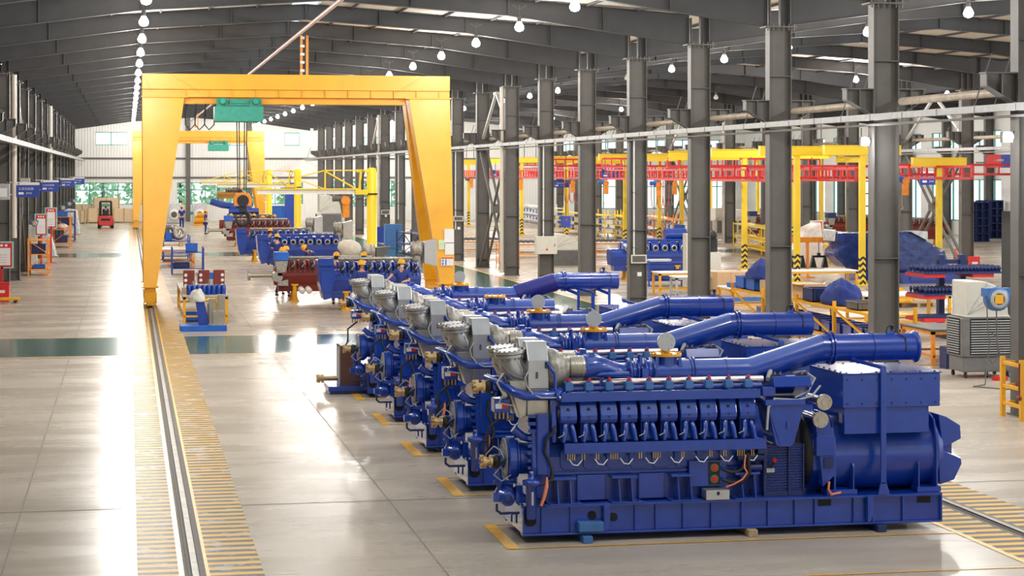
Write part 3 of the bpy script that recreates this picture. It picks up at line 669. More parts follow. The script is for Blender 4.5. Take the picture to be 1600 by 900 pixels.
    for x in (3.25, 3.6):
        b.box(x, x + .02, .14, .7, 1.86, 1.9, R_, (3.5, .46, 1.77)).box(x + .07, x + .09, .14, .7, 1.86, 1.9, R_, (3.5, .46, 1.77))
    P('cooling_rib', b, GREYST, 0, cbx)
    P('rating_plate', MB().box(3.4, 3.52, .16, .25, 1.845, 1.855, R_, (3.47, .46, 1.77)), PAPER, 0, cbx)
    b = MB()
    for k in range(6): b.tube([(3.6, .5 + .06 * k, 1.95), (3.72, .4 + .05 * k, 1.98 - .01 * k), (3.82, .3 + .04 * k, 1.9 - .02 * k), (3.7, .2, 1.75), (3.5, .14, 1.68)], .012, 6)
    b.tube([(3.2, .3, 1.9), (3.3, .5, 2.0), (3.4, .6, 1.95)], .03, 8).tube([(3.22, .08, 1.68), (3.12, .04, 1.58), (3.1, .04, 1.3)], .016, 6).tube([(3.2, .08, 1.68), (3.5, .05, 1.66), (3.7, .08, 1.7), (3.84, .16, 1.82)], .014, 6)
    P('cable_loom', b, GREYL)
    for (x, z) in ((3.84, 1.63), (3.79, 1.41)):
        s = P('sensor_housing', MB().cyl((x, .04, z), (x, .55, z), .06), BLUE)
        P('sensor_cap', MB().cyl((x, .0, z), (x, .05, z), .1, n=22).bolts((x, .0, z), (0, -1, 0), .08, 6, .012, .012).cyl((x, -.012, z), (x, .0, z), .045), STEEL, 0, s)
    P('alarm_panel', MB().box(2.14, 2.62, .18, .2, .6, .92), BLUE, .004)
    ps = P('stop_switch_plate', MB().box(2.39, 2.53, .165, .18, .62, .9), BLACK)
    for z in (.83, .69):
        P('stop_button', MB().cyl((2.46, .165, z), (2.46, .15, z), .04, n=18).cyl((2.46, .15, z), (2.46, .14, z), .02), RED, 0, ps)
        P('button_ring', MB().lathe([(.052, 0), (.052, .008)], (2.46, .157, z), (0, 1, 0), 18), GREEN, 0, ps)
    P('battery_box', MB().box(2.3, 2.62, -.02, .2, .46, .59).m(DARK) if 0 else MB().box(2.3, 2.6, -.02, .2, .46, .58), SILVER, .004)
    P('box_latch', MB().box(2.44, 2.47, -.03, -.02, .52, .56), DARK)
    P('battery_cable', MB().tube([(2.55, .12, .82), (2.65, .08, .78), (2.75, .08, .79), (2.85, .06, .86)], .022, 8).tube([(2.55, .12, .69), (2.65, .08, .65), (2.8, .06, .66), (2.88, .05, .78), (2.86, .06, 1.02)], .022, 8), BLACK)
    P('sleeved_cable', MB().tube([(2.82, .03, 1.0), (2.8, .02, .85), (2.84, .02, .78), (2.78, .02, .7), (2.68, .04, .64), (2.58, .06, .6)], .01, 6), ORHOSE)
    P('starter_motor', MB().cyl((2.75, .16, .95), (3.08, .16, .95), .06).cyl((2.8, .14, .82), (3.06, .14, .82), .045).box(3.0, 3.12, .08, .2, 1.0, 1.12), NAVY)
    # flywheel guard of wire mesh
    b = MB().box(3.09, 3.62, .19, .22, .46, 1.1).box(3.09, 3.62, .14, .19, .455, .52).box(3.41, 3.43, .13, .19, .46, 1.1).box(3.6, 3.62, .13, .19, .46, 1.1).box(3.09, 3.13, .13, .19, .46, 1.2)
    P('guard_panel', b, NAVY, .003)
    b = MB()
    for k in range(17): b.box(3.12, 3.6, .15, .156, .53 + k * .034, .536 + k * .034)
    for k in range(24): b.box(3.13 + k * .02, 3.133 + k * .02, .152, .156, .53, 1.09)
    P('wire_guard', b, BLUE)
    k_ = P('stop_handle', MB().tube([(3.17, .1, .82), (3.2, .06, .9)], .016, 8), BLACK); P('red_knob', MB().cyl((3.2, .06, .9), (3.215, .05, .93), .026, n=10), RED, 0, k_); P('handle_bracket', MB().box(3.12, 3.22, .1, .13, .76, .81), GREYL, 0, k_)
    # coupling and alternator
    b = MB().lathe([(.3, 0), (.47, .0), (.47, .12)], (3.63, .62, .95), (1, 0, 0), 30)
    P('flywheel', b, BLACK)
    oct_ = [(.62 + .5 * math.cos(PI / 8 + k * PI / 4), .95 + .5 * math.sin(PI / 8 + k * PI / 4)) for k in range(8)]
    P('bell_housing', MB().prism(oct_, 3.74, 3.98, 'x').prism([(3.74, 1.36), (3.98, 1.3), (3.99, .95), (3.99, .7), (3.84, .56), (3.8, .9)], .06, .2).box(3.75, 4.0, .05, .2, .95, 1.2).prism([(3.76, 1.2), (3.98, 1.2), (3.94, 1.42), (3.8, 1.48)], .1, .4), BLUE, .01)
    P('cooling_grille', MB().box(3.85, 3.97, .04, .05, .8, .93), NAVY)
    P('alternator_barrel', MB().cyl((4.0, .62, .92), (5.42, .62, .92), .47, n=48), BLUE)
    b = MB()
    for x in (4.0, 5.36): b.prism([(.1, .46), (.1, 1.1), (.2, 1.36), (.4, 1.44), (.84, 1.44), (1.04, 1.36), (1.14, 1.1), (1.14, .46)], x, x + .025, 'x')
    for x in (4.25, 5.12): b.prism([(.1, .47), (.1, .8), (.13, .84), (.17, .8), (.35, .47)], x, x + .02, 'x')
    for x0, x1 in ((3.9, 4.3), (5.1, 5.42)): b.box(x0, x1, .08, .3, .455, .52)
    P('barrel_rib', b, BLUE, .006)
    P('fan_cowl', MB().lathe([(.46, 0), (.48, .02), (.44, .06), (.42, .1)], (5.4, .62, .96), (1, 0, 0), 32).prism([(5.44, 1.42), (5.56, 1.38), (5.74, 1.27), (5.75, 1.1), (5.5, .98)], .22, 1.02).prism([(5.44, .98), (5.52, .95), (5.75, .85), (5.76, .78), (5.66, .58), (5.46, .52)], .22, 1.02).box(5.44, 5.66, .3, .95, .8, 1.2), BLUE, .012)
    P('terminal_box', MB().box(4.08, 5.37, .0, 1.24, 1.55, 1.97), BLUE, .006)
    P('terminal_lid', MB().box(4.06, 5.39, -.015, 1.255, 1.97, 1.985), BLUE, .003)
    b = MB()
    for k in range(7): 
        for y in (.03, 1.2): b.cyl((4.14 + k * .195, y, 1.98), (4.14 + k * .195, y, 1.998), .014, n=6)
        b.cyl((4.14 + k * .195, -.0, 1.9), (4.14 + k * .195, -.012, 1.9), .012, n=6).cyl((4.14 + k * .195, -.0, 1.6), (4.14 + k * .195, -.012, 1.6), .012, n=6)
    for k in range(6): b.cyl((4.09, .12 + k * .2, 1.98), (4.09, .12 + k * .2, 1.998), .014, n=6)
    P('lid_screw', b, NAVY)
    P('lower_terminal_box', MB().box(4.11, 5.23, .03, 1.2, 1.22, 1.55), BLUE, .006)
    P('data_plate', MB().box(4.1, 4.105, .1, .2, 1.35, 1.47), GREYL)
    P('pipe_strut', MB().box(4.56, 4.63, -.06, -.02, .6, 2.06).prism([(4.52, .46), (4.68, .46), (4.63, .62), (4.56, .62)], -.06, -.02).bar((4.6, -.04, 2.05), (4.4, .5, 2.1), .06, .04).bar((4.4, .5, 2.1), (4.4, .62, 2.12), .06), BLUE, .004)
    P('earth_lead', MB().tube([(4.05, .0, .5), (3.92, -.02, .48), (3.88, -.02, .55), (3.9, 0, .64)], .016, 6), ORHOSE)
    return t
GB = (4.69, 23.55)
g1 = genset(); g1.location = (GB[0], GB[1], 0)
g1['label'] = 'big blue gas generator closest to the hatched rail, with full length pipe and aluminium box'
GL = ['blue gas generator second from the front, with a small dial on its pipe end', 'blue gas generator in the middle of the five, third from the front',
      'blue gas generator fourth in line, whose mixture pipe stops short without riser', 'blue gas generator fifth in line, with the ribbed dark wrapping on its pipe riser']
gs = [g1]
for k in range(1, 5):
    sk = ('blind_flange', 'valve_neck', 'pipe_riser', 'pipe_upper', 'end_flange', 'air_valve') if k == 3 else ('pipe_riser', 'end_flange', 'terminal_box', 'terminal_lid', 'lid_screw', 'lower_terminal_box') if k == 4 else ('end_flange',)
    g = dup(g1, (GB[0], GB[1] + 3.95 * k, 0), GL[k - 1], skip=sk); gs.append(g)
g5 = gs[4]
prof = []
MB().tube([(3.0, .62, 1.975), (3.06, .62, 1.975), (3.2, .62, 2.02), (3.9, .62, 2.22), (4.0, .62, 2.25), (4.06, .62, 2.25)], .17, 24).build('pipe_riser', BLUE, g5)
b = MB(); n = 40
pts = [Vector((3.12, .62, 1.99)).lerp(Vector((3.95, .62, 2.235)), k / n) for k in range(n + 1)]
b.tube(pts, [.185 + .006 * (k % 2) for k in range(n + 1)], 20).build('ribbed_wrap', mat('indigo_wrap', (.012, .012, .2), .4), g5)
for x in (4.35, 5.0): MB().box(x, x + .05, .3, .34, .46, 2.1).bar((x + .02, .32, 2.0), (x - .2, .62, 2.1), .05).build('pipe_stand', BLUE, g5)
MB().box(4.2, 5.3, .1, 1.1, 1.1, 1.5).build('open_terminal_box', BLUE, g5)
# radiator rack on a tray at the end of the fifth generator
r = thing('radiator_rack', 'brown finned radiator core standing on a blue tray at the end of the fifth generator', 'radiator', G(548, 616))
MB().box(-.45, .55, -.0, 1.0, .06, .16).box(-.42, .5, .06, .94, 0, .06).build('tray', BLUE, r, bevel=.01)
MB().box(-.19, .22, .25, .75, .16, .95).build('core', RADI, r)
MB().box(-.21, -.19, .23, .77, .16, .97).box(.22, .24, .23, .77, .16, .97).box(-.21, .24, .23, .77, .95, .97).build('core_frame', GREYL, r)
MB().lathe([(.09, 0), (.09, .25)], (.3, .12, .26), (0, 1, 0), 16).box(.36, .46, .2, .3, .2, .3).build('motor', BLUE, r)
MB().cyl((-.55, .5, .28), (-.5, .5, .28), .09).cyl((-.62, .5, .28), (-.57, .5, .28), .09).bolts((-.62, .5, .28), (-1, 0, 0), .07, 8, .018, .03).cyl((-.57, .5, .28), (-.2, .5, .28), .05).build('pipe_flange', BRASS, r)
# timber packing under each generator
for k in range(5):
    for j, (x, m, nm) in enumerate(((.78, BLUE2, 'blue grey block'), (2.88, WOOD, 'brown timber block'), (4.56, NAVY, 'dark block'))):
        if k and j: continue
        b = MB().box(x - .06, x + .06, -.14 if j == 0 else -.1, 1.4, 0, .088)
        lab = '%s propping the skid of the %s generator, %s' % (nm, NTH[k], ['by the pump end', 'under its middle', 'near the alternator'][j])
        one('support_block', b, m, lab, 'block', (GB[0], GB[1] + 3.95 * k, 0), 0, None, .008)

# ---------------------------------------------------------------- yellow gantry cranes on the rails
def gantry(y, label):
    t = thing('gantry_crane', label, 'crane', (0, y, 0))
    x0, x1 = .46, 10.87
    b = MB().box(x0, x1, .0, .9, 7.28, 7.8).box(x0, x1, .08, .82, 7.02, 7.28).box(x0 + 1.4, x1 - 1.5, .3, .6, 6.82, 7.02).box(x0 + 1.4, x1 - 1.5, .12, .78, 6.8, 6.84)
    for k in range(12): b.box(1.9 + k * .78, 1.93 + k * .78, .02, .1, 7.02, 7.28)
    b.build('main_girder', YEL, t, None, .01)
    MB().box(x0 - .02, x0 + 1.5, -.04, 1.5, 7.0, 7.05).box(x1 - 1.55, x1 + .04, -.04, 1.5, 7.0, 7.05).box(x0, x0 + 1.4, .8, 1.5, 7.05, 7.7).box(x1 - 1.45, x1, .8, 1.5, 7.05, 7.7).build('end_plate', YEL, t, None, .008)
    s = MB()
    for a, c in (((x0 + .9, -.005, 7.8), (x0 + 1.9, -.005, 7.2)), ((x1 - .9, -.005, 7.8), (x1 - 1.9, -.005, 7.2)), ((x0 + .1, -.005, 7.7), (x0 + .3, -.005, 7.2))): s.bar(a, c, .02, .006)
    s.build('girder_cable', GREYST, t)
    def leg(xt0, xt1, xb0, xb1, yt, yb, name):
        b = MB(); zt, zb = 7.0, .72; d0, d1 = .42, .22
        vs = [(xt0, yt - d0, zt), (xt1, yt - d0, zt), (xt1, yt + d0, zt), (xt0, yt + d0, zt), (xb0, yb - d1, zb), (xb1, yb - d1, zb), (xb1, yb + d1, zb), (xb0, yb + d1, zb)]
        b.add(vs, [(0, 1, 2, 3), (7, 6, 5, 4), (0, 4, 5, 1), (1, 5, 6, 2), (2, 6, 7, 3), (3, 7, 4, 0)])
        b.box(xb0 - .06, xb1 + .06, yb - .28, yb + .28, .68, .73).box(xb0 + .04, xb1 - .04, yb - .2, yb + .2, .45, .68)
        return b.build('leg', YEL, t, None, .01)
    leg(x0, 1.86, .5, .93, .42, -.75, 'a'); leg(x0, 1.86, .5, .93, 1.4, 2.75, 'b')
    leg(9.45, x1, 10.4, 10.92, .42, -.55, 'a'); leg(9.45, x1, 10.4, 10.92, 1.4, 2.75, 'b')
    for xs_ in (.715, 10.66):
        MB().box(xs_ - .2, xs_ + .22, -1.0, 3.1, .2, .5).build('sill_beam', YEL, t, None, .01)
        for yy in (-.75, 2.8):
            xw = .74 if xs_ < 5 else 10.94
            MB().box(xw - .12, xw + .12, yy - .26, yy + .26, .1, .42).build('wheel_truck', YEL, t, None, .01)
            MB().cyl((xw - .05, yy, .135), (xw + .05, yy, .135), .105, n=16).build('wheel', GREYST, t)
    # hoist trolley
    h = MB().box(2.86, 4.48, -.15, 1.0, 6.2, 6.72).build('hoist_box', TEAL, t, None, .02)
    c = MB()
    for x in (3.12, 4.22): c.lathe([(.08, -.03), (.12, 0), (.13, .2)], (x, -.3, 6.88), (0, 1, 0), 16).box(x - .2, x + .2, -.1, .1, 6.72, 6.98)
    c.box(3.35, 4.0, -.12, .1, 6.74, 6.95).cyl((3.4, -.05, 6.86), (3.95, -.05, 6.86), .11)
    c.build('trolley_drive', TEAL, h)
    f = MB()
    for k in range(3):
        xx = 1.95 + k * .32
        f.tube([(xx, .3, 6.85), (xx - .06, .3, 6.5), (xx - .05, .3, 6.1), (xx + .1, .3, 5.93), (xx + .26, .3, 6.1), (xx + .3, .3, 6.5), (xx + .3, .3, 6.85)], .02, 6)
    f.build('festoon_cable', BLACK, t)
    return t
def hook_block(x, y, z, top, label):
    t = thing('hook_block', label, 'crane hook', (x, y, 0))
    r = MB()
    for k, xx in enumerate((-.2, -.12, .06, .14)): r.tube([(xx, 0, top), (xx * .8, 0, z + .3)], .018, 6)
    r.build('hoist_rope', BLACK, t)
    MB().prism([(-.3, z - .1), (-.3, z + .15), (-.2, z + .35), (.2, z + .35), (.3, z + .15), (.3, z - .1)], -.12, .12).build('sheave_housing', ORANGE, t, None, .02)
    MB().cyl((0, -.16, z + .08), (0, -.12, z + .08), .2, n=20).box(-.12, .12, -.1, .1, z - .3, z - .1).build('sheave', BLACK, t)
    pts = [(.22 * math.cos(a), 0, z - .5 + .24 * math.sin(a)) for a in [PI * .5 - k * PI * 1.55 / 12 for k in range(13)]]
    MB().tube(pts, [.07] * 8 + [.065, .06, .05, .04, .025], 10).build('hook', BLACK, t)
c1_ = gantry(67.4, 'large yellow gantry crane closest to the blue generators, with teal hoist over the aisle')
hook_block(3.82, 67.8, 3.45, 6.25, 'black and orange crane hook hanging on ropes from the bigger gantry hoist')
c2_ = dup(c1_, (-.1, 160.5, 0), 'far yellow gantry crane standing before the white end wall', skip=())
for ch in [c for c in C.objects if c.parent == c2_]:
    if ch.name.startswith('hoist_box'): ch.location.x += 3.55
for (x, y, lab) in ((5.95, 69.3, 'orange ladder-like current collector mast standing on the big gantry girder'), (5.4, 162.2, 'orange collector mast on the far gantry crane')):
    b = MB().box(-.14, -.06, -.04, .04, 7.75, 9.2).box(.06, .14, -.04, .04, 7.75, 9.2)
    t = thing('collector_mast', lab, 'mast', (x, y - 1, 0)); b.build('mast', ORANGE, t)
    k = MB()
    for i in range(5): k.box(-.14, .0, -.06, .06, 7.95 + i * .28, 8.03 + i * .28)
    k.build('insulator', WHITE, t)
for i, (u0, v0, u1, v1, m, lab) in enumerate(((694, 358, 709, 380, PAPER, 'white paper notice taped highest on the yellow gantry leg'), (685, 375, 694, 390, mat('pale_green_paper', (.6, .75, .5), .7), 'pale green paper notice on the yellow gantry leg'), (695, 379, 709, 398, PAPER, 'cream paper notice under the white one on the gantry leg'))):
    p0 = AY(u0, v1, 66.78); p1 = AY(u1, v0, 66.78); one('paper_notice', MB().box(p0.x, p1.x, 66.72, 66.9, p0.z, p1.z), m, lab, 'notice')
p0 = AY(689, 415, 66.7); p1 = AY(708, 402, 66.7)
sg = thing('crane_data_card', 'white card with red heading and blue squares low on the gantry leg', 'sign', (0, 66.64, 0))
MB().box(p0.x, p1.x, 0, .12, p0.z, p1.z).build('card', PAPER, sg); MB().box(p0.x, p1.x, -.006, 0, p1.z - .04, p1.z).build('heading', RED, sg)
MB().m(BIN).box(p0.x + .03, p0.x + .08, -.006, 0, p0.z + .03, p0.z + .1).box(p0.x + .03, p0.x + .08, -.006, 0, p0.z + .14, p0.z + .2).box(p0.x + .14, p0.x + .18, -.006, 0, p0.z + .02, p0.z + .21).build('icon', BIN, sg)

# ---------------------------------------------------------------- jib cranes
def jib(y, label, tip):
    t = thing('jib_crane', label, 'crane', (10.72, y, 0))
    MB().lathe([(.42, 0), (.42, .05), (.23, .06), (.23, 4.5), (.2, 4.52), (.2, 4.65), (.1, 4.7)], n=20).build('column', YEL2, t)
    MB().lathe([(.24, 3.5), (.26, 3.5), (.26, 3.56), (.24, 3.56)], n=20).build('collar_band', BLACK, t)
    b = MB().box(-.75, -.2, -.2, .2, 3.5, 3.72).bar((-.55, -.12, 3.72), (-.5, -.12, 4.55), .08).bar((-.55, .12, 3.72), (-.5, .12, 4.55), .08).box(-.7, 0, -.1, .1, 4.5, 4.62)
    for s in (-.1, .1):
        b.bar((-.55, s, 4.58), (-2.1, s, 4.58), .05).bar((-2.1, s, 4.58), (tip, s, 3.8), .05).bar((-2.1, s, 4.58), (-2.1, s, 3.75), .05).bar((-2.1, s, 4.55), (-.7, s, 3.75), .06).bar((-3.4, s, 4.2), (-2.1, s, 3.75), .04).bar((-3.4, s, 4.2), (-3.4, s, 3.75), .04)
    b.box(tip, -.6, -.14, .14, 3.72, 3.77).build('truss', YEL2, t)
    MB().box(tip, -.6, -.1, .1, 3.52, 3.56).box(tip, -.6, -.02, .02, 3.56, 3.72).build('boom_beam', WHITE, t)
    MB().tube([(-.5, -.2, 4.6), (-.35, -.25, 4.5), (-.5, -.25, 4.1), (-.45, -.2, 3.7)], .02, 6).build('feed_cable', BLACK, t)
    return t
j1 = jib(88.4, 'yellow jib crane with white boom closest to the big gantry, carrying the orange chain hoist', -5.1)
j2 = dup(j1, (10.72, 128, 0), 'yellow jib crane standing second along the line, behind the blue engines')
j3 = dup(j1, (10.62, 153, 0), 'yellow jib crane standing farther off, beside the far gantry leg')
def chain_hoist(x, y, z, label, c=ORANGE, sc=1.):
    t = thing('chain_hoist', label, 'hoist', (x, y, z)); t.scale = (sc, sc, sc)
    MB().box(-.2, .2, -.05, .05, -.06, 0).cyl((0, -.1, -.25), (0, .2, -.25), .17).cyl((-.5, 0, -.2), (-.1, 0, -.2), .13).build('motor', GREYST if c is ORANGE else c, t)
    MB().cyl((.08, -.16, -.28), (.08, .1, -.28), .2).build('hoist_drum', ORANGE, t); MB().box(-.05, .25, -.12, .12, -1.05, -.42).build('chain_bag', ORANGE, t, None, .03)
    MB().tube([(-.1, 0, -.4), (-.1, 0, -1.6)], .012, 6).tube([(-.1, 0, -1.6), (-.04, 0, -1.72), (-.1, 0, -1.8), (-.15, 0, -1.74)], .02, 6).build('chain', STEEL, t)
    return t
chain_hoist(9.45, 88.4, 3.52, 'orange chain hoist hanging under the boom of the closest jib crane')
chain_hoist(8.3, 153, 3.52, 'small orange chain hoist under the farther jib boom')
# ---------------------------------------------------------------- engines being assembled
def engine(label, loc, main=BLUE, block=None, n=8, L_=3.4, gear=True, ports=False, turbo=False, cap=None, name='engine_block', sc=1., rz=0, filt=2, heads=True):
    block = block or main
    t = thing(name, label, 'engine', loc, rz); t.scale = (sc, sc, sc)
    MB().prism([(-.3, .62), (-.45, .95), (-.45, 1.2), (-.3, 1.3), (.3, 1.3), (.45, 1.2), (.45, .95), (.3, .62)], 0, L_, 'x').build('crankcase', block, t, None, .015)
    MB().prism([(-.28, .38), (-.32, .62), (.32, .62), (.28, .38)], .15, L_ - .1, 'x').build('oil_pan', main, t, None, .015)
    MB().box(.1, L_, -.5, -.44, .98, 1.1).build('side_rail', main, t, None, .006)
    p = (L_ - .5) / n
    for k in range(n):
        x = .5 + k * p
        if heads:
            h = MB().prism([(-.5, 1.1), (-.52, 1.42), (-.42, 1.55), (-.1, 1.55), (-.1, 1.2)], x, x + p * .8, 'x').cyl((x + p * .4, -.5, 1.34), (x + p * .4, -.56, 1.34), p * .28, n=10).build('cylinder_head', main, t, None, .01)
            if ports: MB().cyl((x + p * .4, -.56, 1.34), (x + p * .4, -.57, 1.34), p * .2, n=10).build('port', DARK, h); MB().lathe([(p * .22, 0), (p * .32, 0), (p * .32, .02), (p * .22, .02)], (x + p * .4, -.59, 1.34), (0, 1, 0), 12, True, False).build('port_ring', SILVER, h)
            else: 
                MB().tube([(x + .05, -.52, 1.5), (x + p * .5, -.6, 1.44), (x + p * .1, -.6, 1.34), (x + p * .55, -.6, 1.26), (x + p * .2, -.54, 1.2)], .026, 6).cyl((x + p * .35, -.54, 1.4), (x + p * .35, -.57, 1.4), .09, n=12).build('injector_pipe', BLACK, h)
                MB().tube([(x + p * .55, -.5, 1.56), (x + p * .6, -.6, 1.44), (x + p * .3, -.62, 1.32)], .014, 6).build('steel_lead', GREYL, h)
                MB().tube([(x + p * .2, -.48, 1.18), (x + p * .2, -.5, 1.1)], .05, 8).tube([(x + p * .6, -.48, 1.18), (x + p * .6, -.5, 1.1)], .05, 8).build('inlet_stub', block, h)
            MB().box(x + p * .1, x + p * .7, -.44, -.2, 1.55, 1.63).build('rocker_cover', GREYST if not ports else main, h, None, .01)
    MB().prism([(.1, 1.2), (.1, 1.55), (.42, 1.55), (.52, 1.2)], .5, L_, 'x').build('far_bank', main, t)
    if gear:
        MB().prism([(-.2, 1.62), (.32, 1.62), (.36, 1.0), (.22, .4), (.0, .35), (-.14, .9)], -.62, .5, 'y').box(-.2, .3, -.7, -.5, 1.45, 1.7).build('gear_case', main, t, None, .02)
        MB().box(-.1, .26, -.66, -.62, .6, 1.3).build('gear_cover', main, t, None, .01)
    for k in range(filt): MB().lathe([(.08, 0), (.11, .02), (.11, .26), (.06, .29)], (.95 + k * .27, -.5, .5), (.25, -1, -.35), 14).build('oil_filter', WHITE, t)
    MB().tube([(.5, -.2, 1.66), (1.2, -.18, 1.66), (L_ - .2, -.18, 1.66)], .05, 10).build('fuel_pipe', CAST if not ports else main, t)
    if turbo:
        MB().lathe([(.1, 0), (.24, .02), (.28, .1), (.24, .2), (.3, .26), (.26, .36), (.12, .4)], (L_ - .3, -.1, 1.95), (1, 0, 0), 20).cyl((L_ - .1, -.1, 1.3), (L_ - .1, -.1, 1.75), .2).build('turbocharger', CAST, t)
        MB().prism([(L_ + .12, 1.5), (L_ + .12, 2.2), (L_ + .55, 2.3), (L_ + .55, 1.4)], -.35, .2).build('heat_shield', SILVER, t, None, .01)
    if cap:
        MB().box(-.02, .52, -.55, .1, 1.56, 1.88).build('breather_box', cap, t, None, .02)
        MB().prism([(0, 1.56), (.5, 1.56), (.42, 1.1), (.08, 1.1)], -.5, .1).cyl((.1, -.5, .95), (.1, .2, .95), .2).prism([(.1, .75), (.5, .85), (.5, .6), (.1, .62)], -.6, -.3).build('intake_housing', CAST, t, None, .02)
        MB().cyl((-.9, -.1, 1.0), (.1, -.1, 1.0), .1).cyl((-1.0, -.1, 1.0), (-.9, -.1, 1.0), .2).build('shaft_end', STEEL, t)
    return t
def stands(loc, L_, lab, n=2, sc=1.):
    for k in range(n):
        for j, dy in enumerate((-.28, .28)):
            x = loc[0] + (.75 + k * (L_ - 1.2)) * sc; y = loc[1] + dy * 1.3; hs = .38 * sc if 0 else .56
            t = thing('engine_stand', 'yellow stand under the %s, %s' % (lab, ['gear end', 'turbo end'][k] + [' front', ' rear'][j]), 'stand', (x, y, 0), 0, None)
            MB().box(-.16, .16, -.13, .13, 0, .03).prism([(-.14, .03), (.14, .03), (.08, .2), (-.08, .2)], -.01, .01).build('foot_plate', YEL, t); MB().lathe([(.09, .03), (.08, .4), (.08, .56 * 1)], n=14).build('post', YEL, t); MB().box(-.12, .12, -.1, .1, .56, .615).build('head_plate', YEL, t)
E1 = Vector((6.25, 65.0, 0)); engine('blue engine with black rockers and two white filters, just behind the generator exhaust flanges', E1, BLUE, n=9, L_=3.2, turbo=True); stands(E1, 3.2, 'blue engine behind the exhaust flanges')
E2 = Vector((5.0, 69.5, 0)); engine('half maroon engine with a light blue breather box and bare shaft end', E2, MAROON, MAROON, n=9, L_=3.9, gear=False, cap=BIN, sc=.92); stands(E2, 3.9, 'maroon engine with the light blue box', sc=.92)
E3 = Vector((5.9, 90.5, 0)); engine('blue engine with a row of open round ports, a leaning worker beside it', E3, BLUE, n=8, L_=3.6, ports=True, filt=0, turbo=True); stands(E3, 3.6, 'blue engine with open ports')
E4 = Vector((5.5, 100.5, 0)); engine('blue engine under a long blue rail, behind the one with open ports', E4, BLUE, n=8, L_=3.6, ports=False, filt=0, turbo=True); stands(E4, 3.6, 'blue engine behind the open ports')
E5 = Vector((5.7, 121, 0)); engine('long maroon engine with grey front housing and two white filters', E5, MAROON, MAROON, n=10, L_=4.0, gear=False, cap=BIN); stands(E5, 4.0, 'long maroon engine')
E6 = Vector((6.0, 134, 0)); engine('dark maroon engine with a blue mixture pipe on top', E6, MAROON, MAROON, n=8, L_=3.6, gear=False, filt=0); stands(E6, 3.6, 'dark maroon engine with blue pipe')
one('mixture_pipe', MB().tube([(5.4, 134, 2.55), (6.2, 134, 2.3), (7.0, 134, 2.2), (8.2, 134, 2.45)], .22, 14).box(6.7, 7.1, 133.7, 134.3, 1.7, 2.3).box(7.8, 8, 133.8, 134.2, 1.7, 2.4).cyl((6.6, 133.7, 1.9), (8.6, 133.7, 1.9), .2), BLUE, 'loose blue bent mixture pipe lying over the dark maroon engine', 'pipe')
t = engine('small ochre machine block hanging under the second jib boom', (5.6, 128, 2.62), mat('ochre', (.42, .2, .04), .5), n=7, L_=1.55, gear=False, filt=0, name='hanging_engine_block', sc=.55)
t.scale = (1.05, .6, .5); MB().tube([(.5, 0, 1.6), (.9, 0, 1.85)], .02, 6).tube([(1.3, 0, 1.6), (.9, 0, 1.85)], .02, 6).tube([(.9, 0, 1.6), (.9, 0, 1.95)], .02, 6).build('sling', GREYST, t)
# yellow machine with teal motor
t = thing('yellow_machine', 'squat yellow machine on the floor between the two watching workers', 'machine', G(311, 352))
MB().box(-.55, .65, -.4, .4, 0, .14).cyl((-.4, 0, .45), (.6, 0, .45), .3).box(-.1, .6, -.3, .3, .7, 1.05).cyl((-.2, -.2, .9), (.5, -.2, .9), .16).build('machine_body', YEL, t, None, .02); MB().cyl((-.6, 0, .9), (-.6, 0, 1.15), .16).build('motor', TEAL, t)
# lifted turbo sub-assembly next to the first jib
t = thing('turbo_assembly', 'grey turbocharger wrapped in cream cloth on a blue stand by the first jib column', 'turbocharger', G(572, 440))
MB().lathe([(.1, 0), (.28, .02), (.3, .12), (.22, .2), (.32, .28), (.3, .42), (.12, .5)], (-.1, 0, 1.25), (1, 0, 0), 20).build('turbo_housing', CAST, t); MB().lathe([(.12, 0), (.3, .2), (.36, .5), (.3, .8), (.16, .95)], (-1.15, 0, 1.5), (1, 0, -.25), 14).build('cloth_wrap', mat('cloth_cream', (.6, .57, .5), .9, bump=.8), t)
MB().prism([(.4, 1.4), (1.0, 1.45), (.8, 1.1), (.4, 1.0)], -.2, .2).build('outlet_bracket', GREYST, t); MB().box(-.3, .3, -.25, .25, 0, .96).build('stand', BLUE, t, None, .01)
